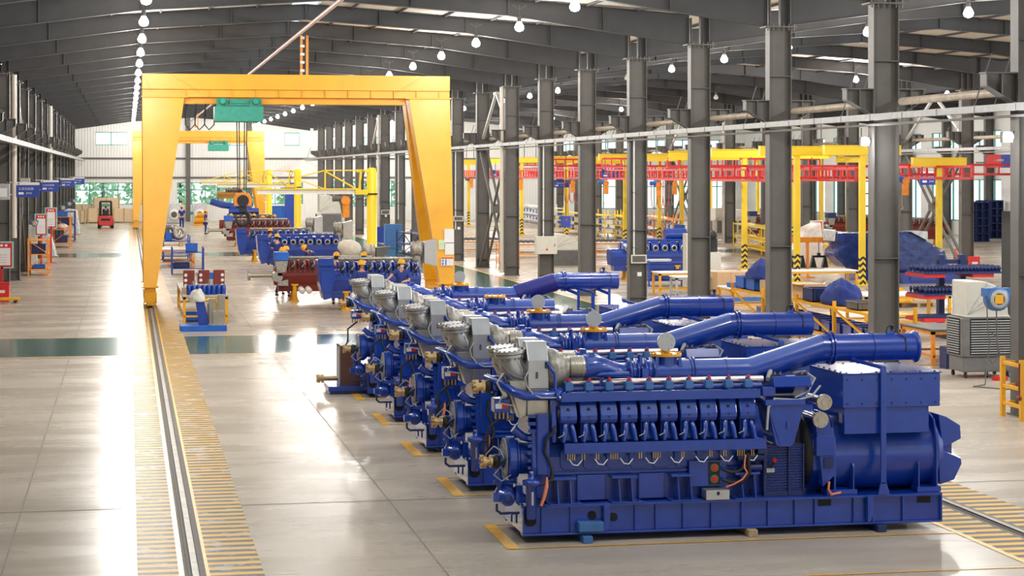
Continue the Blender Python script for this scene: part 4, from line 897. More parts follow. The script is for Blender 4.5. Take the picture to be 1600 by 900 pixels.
# ---------------------------------------------------------------- people
def person(loc, label, rz=0, pose='stand', mask=False, shirt=None, legs=True, hgt=1.0):
    t = thing('person', label, 'person', loc, rz); t.scale = (hgt,) * 3
    sh = {1: Vector((.18, 0, 1.41)), -1: Vector((-.18, 0, 1.41))}
    lean = Vector((0, 0, 0))
    E = {1: (.235, .03, 1.13), -1: (-.235, .03, 1.13)}; H = {1: (.24, -.08, .88), -1: (-.24, -.08, .88)}
    hips = {1: (.09, 0, .9), -1: (-.09, 0, .9)}; K = {1: (.1, -.03, .49), -1: (-.1, -.03, .49)}; A = {1: (.11, .02, .09), -1: (-.11, .02, .09)}
    pel, sp, chst, nk, hd = [Vector(q) for q in ((0, 0, .93), (0, 0, 1.13), (0, .0, 1.33), (0, 0, 1.48), (0, -.01, 1.62))]
    if pose == 'work': E = {1: (.25, -.1, 1.16), -1: (-.25, -.1, 1.16)}; H = {1: (.14, -.36, 1.14), -1: (-.14, -.36, 1.12)}
    if pose == 'gesture': E = {1: (.26, -.02, 1.12), -1: (-.36, -.08, 1.28)}; H = {1: (.02, -.25, 1.1), -1: (-.58, -.2, 1.1)}
    if pose == 'phone': E = {1: (.24, -.14, 1.2), -1: (-.22, .02, 1.14)}; H = {1: (.1, -.14, 1.5), -1: (-.2, -.2, 1.0)}
    if pose == 'lean':
        sp += Vector((0, -.1, -.02)); chst += Vector((0, -.28, -.1)); nk += Vector((0, -.4, -.16)); hd += Vector((0, -.52, -.2))
        for s in (1, -1): sh[s] += Vector((0, -.33, -.12))
        E = {1: (.25, -.5, 1.05), -1: (-.25, -.5, 1.05)}; H = {1: (.14, -.76, .98), -1: (-.12, -.74, .98)}
    if pose == 'step': A = {1: (.13, -.3, .09), -1: (-.12, .28, .1)}; K = {1: (.12, -.22, .5), -1: (-.11, .02, .5)}
    if pose == 'sit':
        for q in (pel, sp, chst, nk, hd): q.z -= .42
        for s in (1, -1):
            sh[s].z -= .42; hips[s] = (s * .09, 0, .48); K[s] = (s * .12, -.42, .5); A[s] = (s * .12, -.46, .1); E[s] = (s * .25, -.15, .75); H[s] = (s * .15, -.4, .78)
    def skin(name, verts, edges, rad, m, root=0, parent=t, sub=1):
        me = bpy.data.meshes.new(name); me.from_pydata([tuple(v) for v in verts], edges, []); me.materials.append(m)
        o = bpy.data.objects.new(name, me); C.objects.link(o); o.parent = parent
        md = o.modifiers.new('s', 'SKIN'); md.use_smooth_shade = True
        for i, r in enumerate(rad):
            sv = me.skin_vertices[0].data[i]; sv.radius = r if isinstance(r, tuple) else (r, r); sv.use_root = (i == root)
        o.modifiers.new('u', 'SUBSURF').levels = sub; o.modifiers['u'].render_levels = sub
        return o
    V, Ed, Rr = [], [], []
    def v(p, r, link=None):
        V.append(Vector(p)); Rr.append(r); i = len(V) - 1
        if link is not None: Ed.append((link, i))
        return i
    p0 = v(pel, (.14, .1)); s0 = v(sp, (.13, .095), p0); c0 = v(chst, (.16, .105), s0); n0 = v(nk, .055, c0); j0 = v(hd + Vector((0, -.01, -.07)), (.06, .07), n0); h0 = v(hd, (.078, .095), j0); v(hd + Vector((0, 0, .09)), (.06, .075), h0)
    v(hd + Vector((0, -.115, -.02)), .012, h0)
    for s in (1, -1):
        a = v(sh[s], .058, c0); e = v(E[s], .042, a); h = v(H[s], .028, e)
        d = (Vector(H[s]) - Vector(E[s])).normalized(); side = d.cross(Vector((0, 0, 1)) if abs(d.z) < .8 else Vector((0, 1, 0))).normalized()
        pm = v(Vector(H[s]) + d * .07, (.038, .02), h)
        for k, ln in enumerate((.06, .075, .08, .06)):
            f = v(Vector(H[s]) + d * (.1 + ln * .5) + side * (.03 - .02 * k), .009, pm); v(Vector(H[s]) + d * (.1 + ln) + side * (.03 - .02 * k) + Vector((0, 0, -.015)), .007, f)
        v(Vector(H[s]) + d * .07 + side * .055 * s, .009, h)
        if legs:
            q = v(hips[s], .085, p0); k = v(K[s], .055, q); an = v(A[s], .036, k); v(Vector(A[s]) + Vector((0, -.13, -.05)), .03, an)
    skin('body', V, Ed, Rr, SKIN)
    # clothes follow the same joints
    V, Ed, Rr = [], [], []
    p0 = v(pel + Vector((0, 0, -.02)), (.165, .125)); s0 = v(sp, (.16, .122), p0); c0 = v(chst, (.18, .128), s0); v(chst.lerp(nk, .55), (.09, .08), c0)
    for s in (1, -1):
        a = v(sh[s], .078, c0); v(Vector(sh[s]).lerp(Vector(E[s]), .85), .062, a)
    skin('shirt', V, Ed, Rr, shirt or CLOTHB)
    if legs:
        V, Ed, Rr = [], [], []
        p0 = v(pel + Vector((0, 0, -.06)), (.16, .125))
        for s in (1, -1):
            q = v(Vector(hips[s]) + Vector((0, 0, -.1)) if pose != 'sit' else hips[s], .105, p0); k = v(K[s], .078, q); v(Vector(A[s]) + Vector((0, 0, .02)), .062, k)
        skin('trousers', V, Ed, Rr, shirt or CLOTHB)
        b = MB()
        for s in (1, -1): b.sphere(Vector(A[s]) + Vector((0, -.06, -.035)), .07, 10, 6, (.75, 2.0, .75))
        b.build('shoe', BLACK, t)
    col = chst.lerp(nk, .72); MB().lathe([(.085, -.02), (.075, .02), (.062, .045)], col, nk - chst, 12, True, False).build('collar', RED, t)
    tilt = (hd - nk).normalized(); 
    c = hd + tilt * .035
    MB().lathe([(.128, 0), (.13, .02), (.112, .025), (.108, .07), (.085, .11), (.045, .135), (.0, .14)], c, tilt, 18).box(c.x - .06, c.x + .06, c.y - .17, c.y - .09, c.z + .005, c.z + .02).box(c.x - .012, c.x + .012, c.y - .1, c.y + .1, c.z + .1, c.z + .145).build('helmet', YEL, t)
    MB().sphere(hd + Vector((0, .025, 0)), .098, 12, 8, (.9, .9, 1)).build('hair', HAIR, t)
    MB().m(WHITE).sphere(hd + Vector((.032, -.083, .005)), .013, 8, 6).sphere(hd + Vector((-.032, -.083, .005)), .013, 8, 6).m(HAIR).sphere(hd + Vector((.032, -.092, .005)), .007, 6, 5).sphere(hd + Vector((-.032, -.092, .005)), .007, 6, 5).box(hd.x - .045, hd.x - .02, hd.y - .095, hd.y - .08, hd.z + .02, hd.z + .027).box(hd.x + .02, hd.x + .045, hd.y - .095, hd.y - .08, hd.z + .02, hd.z + .027).m(MAROON).box(hd.x - .025, hd.x + .025, hd.y - .092, hd.y - .07, hd.z - .062, hd.z - .052).build('face', WHITE, t)
    if mask: MB().sphere(hd + Vector((0, -.055, -.05)), .062, 12, 8, (1.05, .85, .8)).build('face_mask', mat('mask_blue', (.55, .75, .78), .8), t)
    return t
ZH = 1.74
def at_head(u, v, dz=0): p = G(u, v, ZH + dz); p.z = 0; return p
person(G(284, 358), 'worker in blue seen from behind, standing alone in the far aisle beside the engine row', PI, 'stand', hgt=1.04)
person(G(321, 366), 'worker in blue standing sideways with a hand raised to the face by the maroon engine', PI / 2, 'phone')
person(at_head(565, 409), 'worker with red collar facing us bare faced, beside the blue engine behind the exhausts', .1, 'work')
person(at_head(627, 407), 'worker in a pale face mask holding one arm out beside the blue engine', .2, 'gesture', mask=True)
person(at_head(557, 408) + Vector((0, 6, 0)), 'worker behind the blue engine, only a yellow helmet top showing by the bare faced worker', 2.9, 'work')
person(at_head(600, 406.5) + Vector((0, 5.4, 0)), 'worker behind the blue engine whose helmet shows beside the masked worker', 2.9, 'work')
person(G(441, 463.5), 'worker bending behind the bare shaft end of the maroon engine, dark legs striding', .3, 'step')
person(at_head(454, 392) + Vector((.1, 3.4, 0)), 'worker whose helmet shows over the light blue breather box', .2, 'work')
person(G(495, 381, 1.6) * 1 - Vector((0, 0, 1.6)), 'worker leaning forward with lowered head over the engine with open ports', -1.2, 'lean')
person(at_head(433, 367), 'worker seen from behind against the blue engine with open ports', PI, 'work')
person(at_head(403, 356) + Vector((.45, -2.2, 0)), 'worker crouched low between two blue engines with helmet just visible', 2.5, 'work')
person(at_head(411, 338), 'worker seen from behind next to the slim yellow jib column', PI, 'work')
person(at_head(429, 336), 'worker facing the yellow jib column from its other side', .4, 'work')
person(at_head(386, 333) + Vector((0, -3, 0)), 'worker standing behind the long maroon engine, third helmet from its grey housing', .2, 'work')
person(at_head(361, 335), 'worker standing behind the long maroon engine near its grey housing', .2, 'work')
person(at_head(397, 335), 'worker at the far end of the long maroon engine in blue', 2.8, 'work')

# ---------------------------------------------------------------- along the wall row
def hang_sign(x, y, z, w_, h, label, lines, head=True, m=SIGNB, arm=True):
    t = thing('hanging_sign', label, 'sign', (x, y, z))
    MB().box(0, w_, -.015, .015, 0, h).build('board', m, t)
    if head: MB().box(0, w_, -.02, .02, h * .82, h).build('header', PAPER, t); MB().cyl((.1 * w_, -.022, h * .91), (.1 * w_, -.026, h * .91), .03, n=10).build('emblem', SIGNB, t); text('—————', h * .06, GREYL, t, (w_ * .3, -.024, h * .91), (PI / 2, 0, 0))
    text(lines[0], h * .2, PAPER, t, (w_ * .42, -.019, h * .55), (PI / 2, 0, 0))
    if len(lines) > 1:
        MB().box(w_ * .1, w_ * .32, -.02, -.016, h * .18, h * .34).build('white_tab', PAPER, t); text(lines[1], h * .16, PAPER, t, (w_ * .55, -.019, h * .26), (PI / 2, 0, 0))
    if arm: MB().bar((-.35, 0, h), (w_ * .2, 0, h), .03).bar((-.35, 0, .1), (0, 0, .1), .03).build('bracket_arm', WHITE, t)
    return t
for i, (y, lab) in enumerate(((FR[6], 'blue hanging sign closest to us on the wall row, above the first orange rack'), (FR[9], 'second blue hanging sign along the wall row, partly behind the first'), (FR[13], 'third blue hanging sign along the wall row'), (FR[17], 'last small blue hanging sign before the end wall windows'))):
    hang_sign(-4.17, y, 3.55, .86, .56, lab, ('三次元检测', 'JP420'))
def notice(loc, label, w_=.55, h=.75, z=1.1, post=True, rz=0):
    t = thing('notice_board', label, 'notice board', loc, rz)
    MB().box(-w_ / 2 - .05, w_ / 2 + .05, 0, .04, z - .05, z + h + .05).build('frame', mat('aqua_frame', (.3, .62, .62), .5), t)
    MB().box(-w_ / 2, w_ / 2, -.01, 0, z, z + h).build('red_border', RED, t)
    MB().box(-w_ / 2 + .06, w_ / 2 - .06, -.015, -.01, z + .06, z + h - .18).build('sheet', PAPER, t)
    k = MB()
    for q in range(3): k.box(-w_ * .3 + q * w_ * .22, -w_ * .3 + q * w_ * .22 + w_ * .13, -.016, -.01, z + h - .13, z + h - .05)
    k.build('heading', PAPER, t)
    k = MB()
    for q in range(4): k.box(-w_ * .3, w_ * .25, -.017, -.015, z + .15 + q * .09, z + .165 + q * .09)
    k.build('printed_lines', GREYL, t)
    if post: MB().box(-.04, .04, .0, .05, 0, z).box(-.25, .25, -.15, .2, 0, .03).build('post', RED, t)
    return t
p = G(3, 468); notice(p, 'red framed notice board standing over the red fire box at the picture edge', .7, .85, 1.15)
t = thing('fire_box', 'red fire extinguisher box on the floor by the wall column', 'fire box', p + Vector((.02, -1.0, 0)))
MB().box(-.3, .3, -.2, .2, 0, .62).build('box', RED, t, None, .01); MB().box(-.32, .32, -.22, .22, .62, .66).build('lid', RED, t); MB().box(-.15, .15, -.205, -.2, .3, .4).build('label', PAPER, t)
def rackframe(name, label, loc, w_, d, h, levels, m=ORANGE, xbrace=True, rz=0, deck=None, cat='rack'):
    t = thing(name, label, cat, loc, rz)
    for x in (0, w_):
        for y in (0, d): MB().box(x - .03, x + .03, y - .03, y + .03, 0, h).build('leg', m, t)
    for z in levels:
        b = MB().box(0, w_, -.02, .02, z - .04, z).box(0, w_, d - .02, d + .02, z - .04, z).box(-.02, .02, 0, d, z - .04, z).box(w_ - .02, w_ + .02, 0, d, z - .04, z)
        if deck: b.m(m)
        b.build('shelf_frame', m, t)
        MB().box(.02, w_ - .02, .02, d - .02, z - .02, z - .005).build('shelf', deck or m, t)
    if xbrace:
        zz = [0.05] + list(levels); b = MB()
        for i in range(len(zz) - 1):
            if zz[i + 1] - zz[i] < .2: continue
            b.bar((0, -.02, zz[i] + .02), (w_, -.02, zz[i + 1] - .02) , .03) if i % 2 else b.bar((w_, -.02, zz[i] + .02), (0, -.02, zz[i + 1] - .02), .03)
        b.build('diagonal_brace', m, t)
    return t
def bin_box(loc, label, m=BIN, s=(.4, .6, .22), rz=0, group=None, name='storage_bin'):
    x, y, z = s; t = MB().m(m)
    for a in ((-x / 2, x / 2, -y / 2, y / 2, 0, .015), (-x / 2, x / 2, -y / 2, -y / 2 + .015, 0, z), (-x / 2, x / 2, y / 2 - .015, y / 2, 0, z), (-x / 2, -x / 2 + .015, -y / 2, y / 2, 0, z), (x / 2 - .015, x / 2, -y / 2, y / 2, 0, z),
              (-x / 2 - .02, x / 2 + .02, -y / 2 - .02, -y / 2, z - .03, z), (-x / 2 - .02, x / 2 + .02, y / 2, y / 2 + .02, z - .03, z), (-x / 2 - .02, -x / 2, -y / 2, y / 2, z - .03, z), (x / 2, x / 2 + .02, -y / 2, y / 2, z - .03, z)): t.box(*a)
    for k in range(3): t.box(-x / 3 + k * x / 3 - .01, -x / 3 + k * x / 3 + .01, -y / 2 - .012, -y / 2, .02, z - .03)
    return one(name, t, m, label, 'bin', loc, rz, group)
r0 = Vector((-4.25, 88.5, 0)); rackframe('part_rack', 'orange two tier steel rack closest along the wall, holding a dark blue crate', r0, .82, 1.9, 1.62, (.3, .95, 1.55))
bin_box(r0 + Vector((.42, .6, .955)), 'dark blue crate on the upper tier of the first orange rack', NAVY, (.6, .8, .4)); bin_box(r0 + Vector((.42, .5, .305)), 'blue tray on the bottom tier of the first orange rack', BIN, (.55, .7, .16))
r0 = Vector((-4.4, 121, 0)); rackframe('part_rack', 'orange steel rack beyond the grey wrapped machine, second along the wall', r0, 1.0, 2.6, 1.9, (.3, 1.1, 1.85)); one('white_sack', MB().sphere((0, 0, .17), .34, 12, 8, (1, 1.2, .5)), WHITE, 'white wrapped bundle on the middle tier of the second orange rack', 'bundle', r0 + Vector((.5, .7, 1.1)))
bin_box(r0 + Vector((.5, .7, .305)), 'dark crate low on the second orange rack', NAVY, (.7, .8, .4)); bin_box(r0 + Vector((.5, .7, 1.855)), 'blue bin on top of the second orange rack', BIN, (.7, .8, .3))
r0 = Vector((-4.4, 131, 0)); rackframe('part_rack', 'dark blue steel rack behind the second orange one', r0, 1.0, 2.6, 2.0, (.3, 1.1, 1.95), NAVY); bin_box(r0 + Vector((.5, .7, 1.105)), 'blue crate in the dark blue rack by the wall', NAVY, (.7, .8, .5))
notice(Vector((-4.0, 95.6, 0)), 'red framed notice board just behind the first orange rack', .5, .95, 1.55); notice(Vector((-3.75, 101, 0)), 'red framed notice board a little behind its neighbour near the hose reel', .5, .95, 1.75)
t = thing('grey_cabinet', 'beige electrical cabinet standing against the wall behind the notice boards', 'cabinet', (-4.72, 96.6, 0)); MB().box(-.1, .5, -.2, .2, 0, 2.0).build('body', BEIGE, t, None, .01); MB().box(-.06, .46, -.21, -.2, .1, 1.95).build('door', BEIGE, t); MB().prism([(.15, 1.2), (.25, 1.2), (.2, 1.3)], -.215, -.21).build('warning_triangle', YEL2, t)
def hose_reel(loc, label, rz=0, s=1.):
    t = thing('hose_reel', label, 'hose reel', loc, rz); t.scale = (s,) * 3
    MB().lathe([(.1, -.12), (.24, -.1), (.25, .1), (.1, .12)], (0, 0, 0), (0, 1, 0), 20).box(-.28, .3, -.08, .12, .05, .22).build('housing', BLUE2, t); MB().lathe([(.12, 0), (.19, 0), (.19, .02), (.12, .02)], (0, -.14, 0), (0, 1, 0), 20, True, False).build('rim', GREYL, t); MB().box(-.09, .09, -.135, -.12, -.09, .09).build('centre_label', YEL, t)
    MB().box(.2, .5, -.02, .1, .05, .15).build('wall_bracket', GREYST, t)
    return t
for i, (u, v, y) in enumerate(((54, 349, FR[8]), (98, 325, FR[12]), (108, 319, FR[14]), (116, 314, FR[16]))):
    p = AY(u, v, y - .3); hose_reel(p, ['dark hose reel fixed above the first notice boards on the wall row', 'hose reel above the second orange rack', 'hose reel farther along above the grey wrapped machine', 'last hose reel along the wall before the crates'][i], 0, .62).scale.x = -.62
t = thing('wrapped_machine', 'machine wrapped in pale plastic between the two orange racks by the wall', 'machine', (-4.3, 108, 0)); MB().prism([(-.3, 0), (-.35, .9), (-.15, 1.3), (.3, 1.2), (.5, .5), (.6, 0)], -.6, .6).build('plastic_wrap', FILM, t, None, .08); MB().box(-.4, .65, -.65, .65, 0, .08).build('pallet', WOOD, t)
t = thing('wrapped_machine', 'white wrapped machine beyond the dark blue rack by the wall', 'machine', (-4.1, 146, 0)); MB().prism([(-.6, 0), (-.6, 1.6), (-.2, 1.9), (.5, 1.8), (.7, .6), (.7, 0)], -.8, .8).build('plastic_wrap', FILM, t, None, .1); MB().box(-.6, .75, -.85, .85, 0, .08).build('pallet', WOOD, t)
def power_box(x, y, z, label): 
    t = thing('switch_box', label, 'switch box', (x, y, z)); MB().box(-.2, .2, -.1, .1, 0, .55).build('case', GREYL, t, None, .01); MB().box(-.12, .12, -.11, -.1, .1, .4).build('door', WHITE, t)
power_box(-4.2, FR[5], 3.55, 'grey switch box high on the first wall column'); power_box(-4.2, FR[7], 3.7, 'grey switch box high on the wall column by the first sign')
t = thing('pallet_truck', 'yellow pallet truck fork end poking out at the aisle edge', 'pallet truck', G(6, 468) + Vector((.1, -2.0, 0))); MB().box(-.9, .55, -.1, .1, .1, .17).box(-.9, .55, .3, .5, .1, .17).build('fork', YEL, t); MB().cyl((.4, -.08, .06), (.4, .08, .06), .06).cyl((.4, .32, .06), (.4, .48, .06), .06).build('roller', BLACK, t); MB().box(-1.1, -.9, -.1, .5, .1, .9).build('frame', YEL, t)
# crates at the end wall
for i, (x, y, w_, h, d) in enumerate(((-2.6, 179, 1.9, 1.3, 1.5), (-4.0, 181.4, 1.4, 1.6, 1.8), (-.35, 180, 2.0, 1.25, 1.6), (-1.9, 182, 2.4, 2.2, 1.0), (-4.1, 177.5, 1.0, 1.1, 1.2))):
    p = Vector((x, y, 0))
    b = MB().box(-w_ / 2, w_ / 2, 0, d, .1, h)
    t = thing('wooden_crate', ['pale wooden crate under the end wall window, beside the forklift', 'tall pale crate in the corner by the wall row', 'low wide crate behind the forklift on its column side', 'tallest pale crate, directly behind the forklift', 'small crate standing out at the corner of the aisle'][i], 'crate', p)
    b.build('case', mat('plywood%d' % i, (.66, .52, .34), .75, var=.1), t); k = MB()
    for x in (-w_ / 2 + .1, 0, w_ / 2 - .1): k.box(x - .05, x + .05, -.03, d + .03, .0, h + .02)
    k.build('batten', WOOD, t)
# forklift seen from behind
t = thing('forklift', 'red forklift driving away down the wide aisle, seen from behind', 'forklift', G(165, 357))
MB().prism([(-.58, .3), (-.6, .75), (-.55, 1.0), (.55, 1.0), (.6, .75), (.58, .3), (.4, .22), (-.4, .22)], -.2, .5).box(-.5, .5, .4, 1.9, .3, .85).build('counterweight', RED, t, None, .06); MB().box(-.35, .35, -.215, -.2, .62, .8).build('grille', BLACK, t)
text('HELI', .14, PAPER, t, (0, -.23, .71), (PI / 2, 0, 0)) if 0 else None
for x in (-.52, .52):
    MB().cyl((x - .1, .2, .26), (x + .1, .2, .26), .26).build('wheel', BLACK, t); MB().cyl((x - .11, 1.6, .33), (x + .11, 1.6, .33), .33).build('wheel', BLACK, t)
g = MB()
for x in (-.5, .5): g.bar((x, .1, .95), (x * .92, .3, 2.1), .08).bar((x, 1.8, .8), (x * .92, 1.5, 2.1), .08)
for k in range(6): g.box(-.48, .48, .3 + k * .22, .34 + k * .22, 2.08, 2.14)
g.box(-.5, -.44, .28, 1.5, 2.06, 2.14).box(.44, .5, .28, 1.5, 2.06, 2.14); g.build('overhead_guard', BLACK, t)
MB().box(-.45, -.33, 1.95, 2.1, .1, 2.2).box(.33, .45, 1.95, 2.1, .1, 2.2).box(-.4, .4, 1.98, 2.05, 2.1, 2.2).box(-.4, .4, 1.98, 2.05, 1.0, 1.1).build('mast', GREYD, t); MB().box(-.4, -.28, 2.1, 3.1, .06, .12).box(.28, .4, 2.1, 3.1, .06, .12).build('fork', GREYD, t)
MB().box(-.25, .25, .55, 1.0, .85, .98).box(-.25, .25, .5, .6, .95, 1.4).build('seat', BLACK, t); MB().box(-.3, .3, .2, .32, 1.75, 1.95).build('rear_lamp', TEAL, t)
p = person(G(165, 357) + Vector((0, .85, .52)), 'driver in dark blue sitting in the red forklift, seen from behind', PI, 'sit')

# ---------------------------------------------------------------- work benches beside the crane rail
t0 = G(270, 510); t0 = Vector((1.62, 61.0, 0))
def bench(name, label, loc, w_, d, h, m=YEL, top=None, cat='workbench', rz=0, lower=.25):
    t = thing(name, label, cat, loc, rz)
    for x in (.04, w_ - .04):
        for y in (.04, d - .04): MB().box(x - .04, x + .04, y - .04, y + .04, 0, h - .05).build('leg', m, t)
    MB().box(0, w_, 0, .06, h - .12, h - .05).box(0, w_, d - .06, d, h - .12, h - .05).box(0, .06, 0, d, h - .12, h - .05).box(w_ - .06, w_, 0, d, h - .12, h - .05).build('apron', m, t)
    MB().box(-.02, w_ + .02, -.02, d + .02, h - .05, h).build('bench_top', top or m, t, None, .005)
    if lower: MB().box(.02, w_ - .02, .03, .07, lower - .05, lower).box(.02, w_ - .02, d - .07, d - .03, lower - .05, lower).box(.03, .07, 0, d, lower - .05, lower).box(w_ - .07, w_ - .03, 0, d, lower - .05, lower).build('stretcher', m, t)
    return t
bench('workbench', 'long yellow workbench beside the crane rail, loaded with maroon castings and blue filters', (1.6, 59.5, 0), 1.32, 7.0, .85, YEL, GREYL)
for k in range(8):
    one('filter_canister', MB().lathe([(.06, 0), (.075, .02), (.075, .26), (.06, .29), (.03, .3)], (0, 0, 0), (0, 0, 1), 14), BLUE, 'dark blue filter canister standing in the row at the near end of the workbench', 'filter', (1.78 + k * .145, 59.75, .85), 0, 'filters on the workbench')
t = thing('lifting_stand', 'dark blue slanted arm standing on a blue pallet tray at the bench end', 'stand', (2.0, 57.2, 0)); MB().box(-.55, .75, -.5, .5, 0, .16).build('tray', BIN, t, None, .01); MB().prism([(-.12, .85), (.12, .88), (.28, .16), (-.02, .16)], -.15, .15).build('arm', BLUE, t, None, .01)
for k, (x, y, h, w_) in enumerate(((2.35, 57.1, .75, .18), (2.62, 57.2, .85, .2), (2.52, 56.95, .4, .32), (2.3, 57.4, .6, .15))):
    one('steel_duct', MB().box(-w_ / 2, w_ / 2, -.12, .12, 0, h).box(-w_ / 2 - .03, w_ / 2 + .03, -.15, .15, 0, .02), STEEL, ['tall narrow stainless duct second on the blue pallet tray', 'tallest stainless duct on the blue pallet tray', 'squat stainless box in front on the blue pallet tray', 'short stainless duct behind on the blue pallet tray'][k], 'duct', (x, y, .16), 0, None, .008)
for k in range(3):
    b = MB().box(-.17, .17, -.15, .15, 0, .62); t = thing('cylinder_liner_casting', ['maroon casting with three white ports, closest to the rail side', 'broad maroon casting in the middle of the workbench', 'maroon casting at the aisle side of the workbench'][k], 'casting', (1.85 + k * .46, 62.2, .85)); b.build('casting', MAROON, t, None, .015)
    q = MB(); [q.cyl((-.1 if k != 2 else .1, -.155, .15 + i * .16), (-.1 if k != 2 else .1, -.165, .15 + i * .16), .05, n=12) for i in range(3)]; q.build('port', WHITE, t)
bin_box((2.5, 64.6, .85), 'bright blue bin at the far end of the long workbench', BIN, (.6, .7, .4)); bin_box((1.9, 60.6, .02), 'blue bin on the floor under the workbench', BIN, (.5, .5, .25))
one('cardboard_box', MB().box(-.13, .13, -.2, .2, 0, .2), CARD, 'small cardboard box on the workbench behind the blue filters', 'box', (1.72, 60.3, .85)); one('cardboard_box', MB().box(-.22, .22, -.2, .2, 0, .24), CARD, 'open cardboard box between castings and filters on the workbench', 'box', (2.2, 61, .85))
one('pipe_manifold', MB().cyl((0, 0, 0), (1.1, 0, 0), .09).cyl((.2, 0, 0), (.2, 0, .2), .07).cyl((.7, 0, 0), (.7, 0, .25), .12), STEEL, 'steel pipe manifold lying across the workbench', 'pipe', (1.75, 61.4, .97))
cart = rackframe('tool_cart', 'dark blue two shelf cart holding a bright blue bin, beyond the workbench', (1.9, 88, 0), 1.35, 1.2, 1.2, (.3, 1.0), BLUE, False); bin_box((2.75, 88.6, 1.0), 'bright blue bin on the upper shelf of the dark blue cart', BIN, (.5, .6, .36)); bin_box((2.3, 88.6, .3), 'dark blue tray on the lower shelf of the cart', NAVY, (.7, .8, .22))
bench('workbench', 'orange framed bench partly hidden behind the dark blue cart', (1.1, 95, 0), 2.0, 3.5, .85, ORANGE, GREYL)
cart2 = rackframe('tool_cart', 'blue parts cart stacked with grey housings beyond the first cart', (1.75, 101, 0), 1.3, 3.0, 1.3, (.3, 1.05), BLUE, False)
for k, (x, y, z, m, lab) in enumerate(((2.5, 101.6, 1.05, CAST, 'grey ring housing on the parts cart'), (2.0, 102.4, 1.05, GREYST, 'black open bell housing on the parts cart'), (2.3, 103.4, 1.05, STEEL, 'round steel drum housing on the parts cart'))):
    one('ring_housing', MB().lathe([(.28, 0), (.34, .03), (.34, .25), (.26, .3), (.18, .3), (.2, .05), (.28, 0)], (0, 0, .34), (.2, -1, .2), 20, True, False), m, lab, 'housing', (x, y, z))
bin_box((2.0, 101.5, 1.05), 'small blue bin on the blue parts cart', BIN, (.35, .4, .4))
bench('workbench', 'yellow bench with motor housings beside the crane rail, farther than the carts', (1.2, 112, 0), 1.8, 6, .85, YEL, GREYL)
for k in range(4):
    one('motor_housing', MB().cyl((-.4, 0, .3), (.4, 0, .3), .28).cyl((.4, 0, .3), (.46, 0, .3), .2), [GREYST, STEEL, MAROON, BLUE][k], ['black drum motor', 'pale steel drum motor', 'maroon drum motor', 'blue drum motor'][k] + ' lying on the far yellow bench by the rail', 'motor', (2.1, 112.5 + 1.4 * k, .85))

# things about the blown fans at the end wall
for i, (u, v) in enumerate(((272, 345), (312, 344))):
    p = AY(u, 326, 176); p.z = 0
    t = thing('wall_blower', ['big round blower wrapped in blue film, closer to the gantry leg, by the end wall', 'big round blower wrapped in blue film behind the yellow machine'][i], 'blower', p)
    t.scale = (.6, .6, .6); MB().box(-1.1, 1.1, .1, 1.3, 0, 3.0).build('film_cover', FILM, t, None, .2); MB().lathe([(.45, 0), (.85, 0), (.85, .12), (.45, .12)], (0, -.02, 1.3), (0, 1, 0), 24, True, False).build('inlet_ring', WHITE, t); MB().cyl((0, .02, 1.3), (0, .08, 1.3), .45, n=20).build('inlet_mesh', GREYST, t)
bin_box(AY(440, 346, 165) * 1 - Vector((0, 0, AY(440, 346, 165).z)), 'large blue tub stack behind the second jib column', BIN, (1.6, 1.4, 1.7), name='storage_tub')

# ---------------------------------------------------------------- red track bay: posts, beams, tracks
def stripes():
    m, N, L, p = nt('hazard_stripes'); tc = N.new('ShaderNodeTexCoord'); sx = N.new('ShaderNodeSeparateXYZ'); L.new(tc.outputs['Object'], sx.inputs['Vector'])
    ab = N.new('ShaderNodeMath'); ab.operation = 'ABSOLUTE'; L.new(sx.outputs['X'], ab.inputs[0])
    ad = N.new('ShaderNodeMath'); ad.operation = 'ADD'; L.new(sx.outputs['Z'], ad.inputs[0]); L.new(ab.outputs[0], ad.inputs[1])
    k = N.new('ShaderNodeMath'); k.operation = 'MULTIPLY'; k.inputs[1].default_value = 4.2; L.new(ad.outputs[0], k.inputs[0])
    f = N.new('ShaderNodeMath'); f.operation = 'FRACT'; L.new(k.outputs[0], f.inputs[0]); g_ = N.new('ShaderNodeMath'); g_.operation = 'GREATER_THAN'; g_.inputs[1].default_value = .5; L.new(f.outputs[0], g_.inputs[0])
    c = N.new('ShaderNodeMix'); c.data_type = 'RGBA'; c.inputs['A'].default_value = (.88, .62, .03, 1); c.inputs['B'].default_value = (.012, .012, .012, 1); L.new(g_.outputs[0], c.inputs['Factor']); L.new(c.outputs['Result'], p.inputs['Base Color']); p.inputs['Roughness'].default_value = .45
    return m
HAZ = stripes()
post0 = None
def track_post(x, y, label, h=5.2, arm=1.6):
    t = thing('track_post', label, 'post', (x, y, 0))
    MB().box(-.11, .11, -.11, .11, 1.15, h).build('shaft', YEL2, t); MB().box(-.112, .112, -.112, .112, .04, 1.15).build('striped_foot', HAZ, t); MB().box(-.25, .25, -.25, .25, 0, .04).prism([(-.25, .04), (.25, .04), (.11, .25), (-.11, .25)], -.015, .015).build('base_plate', YEL2, t)
    if arm: MB().box(-arm, arm, -.12, .12, h, h + .34).box(-arm, arm, -.16, .16, h + .34, h + .37).box(-arm, arm, -.16, .16, h - .03, h).build('cross_arm', YEL2, t, None, .005)
    return t
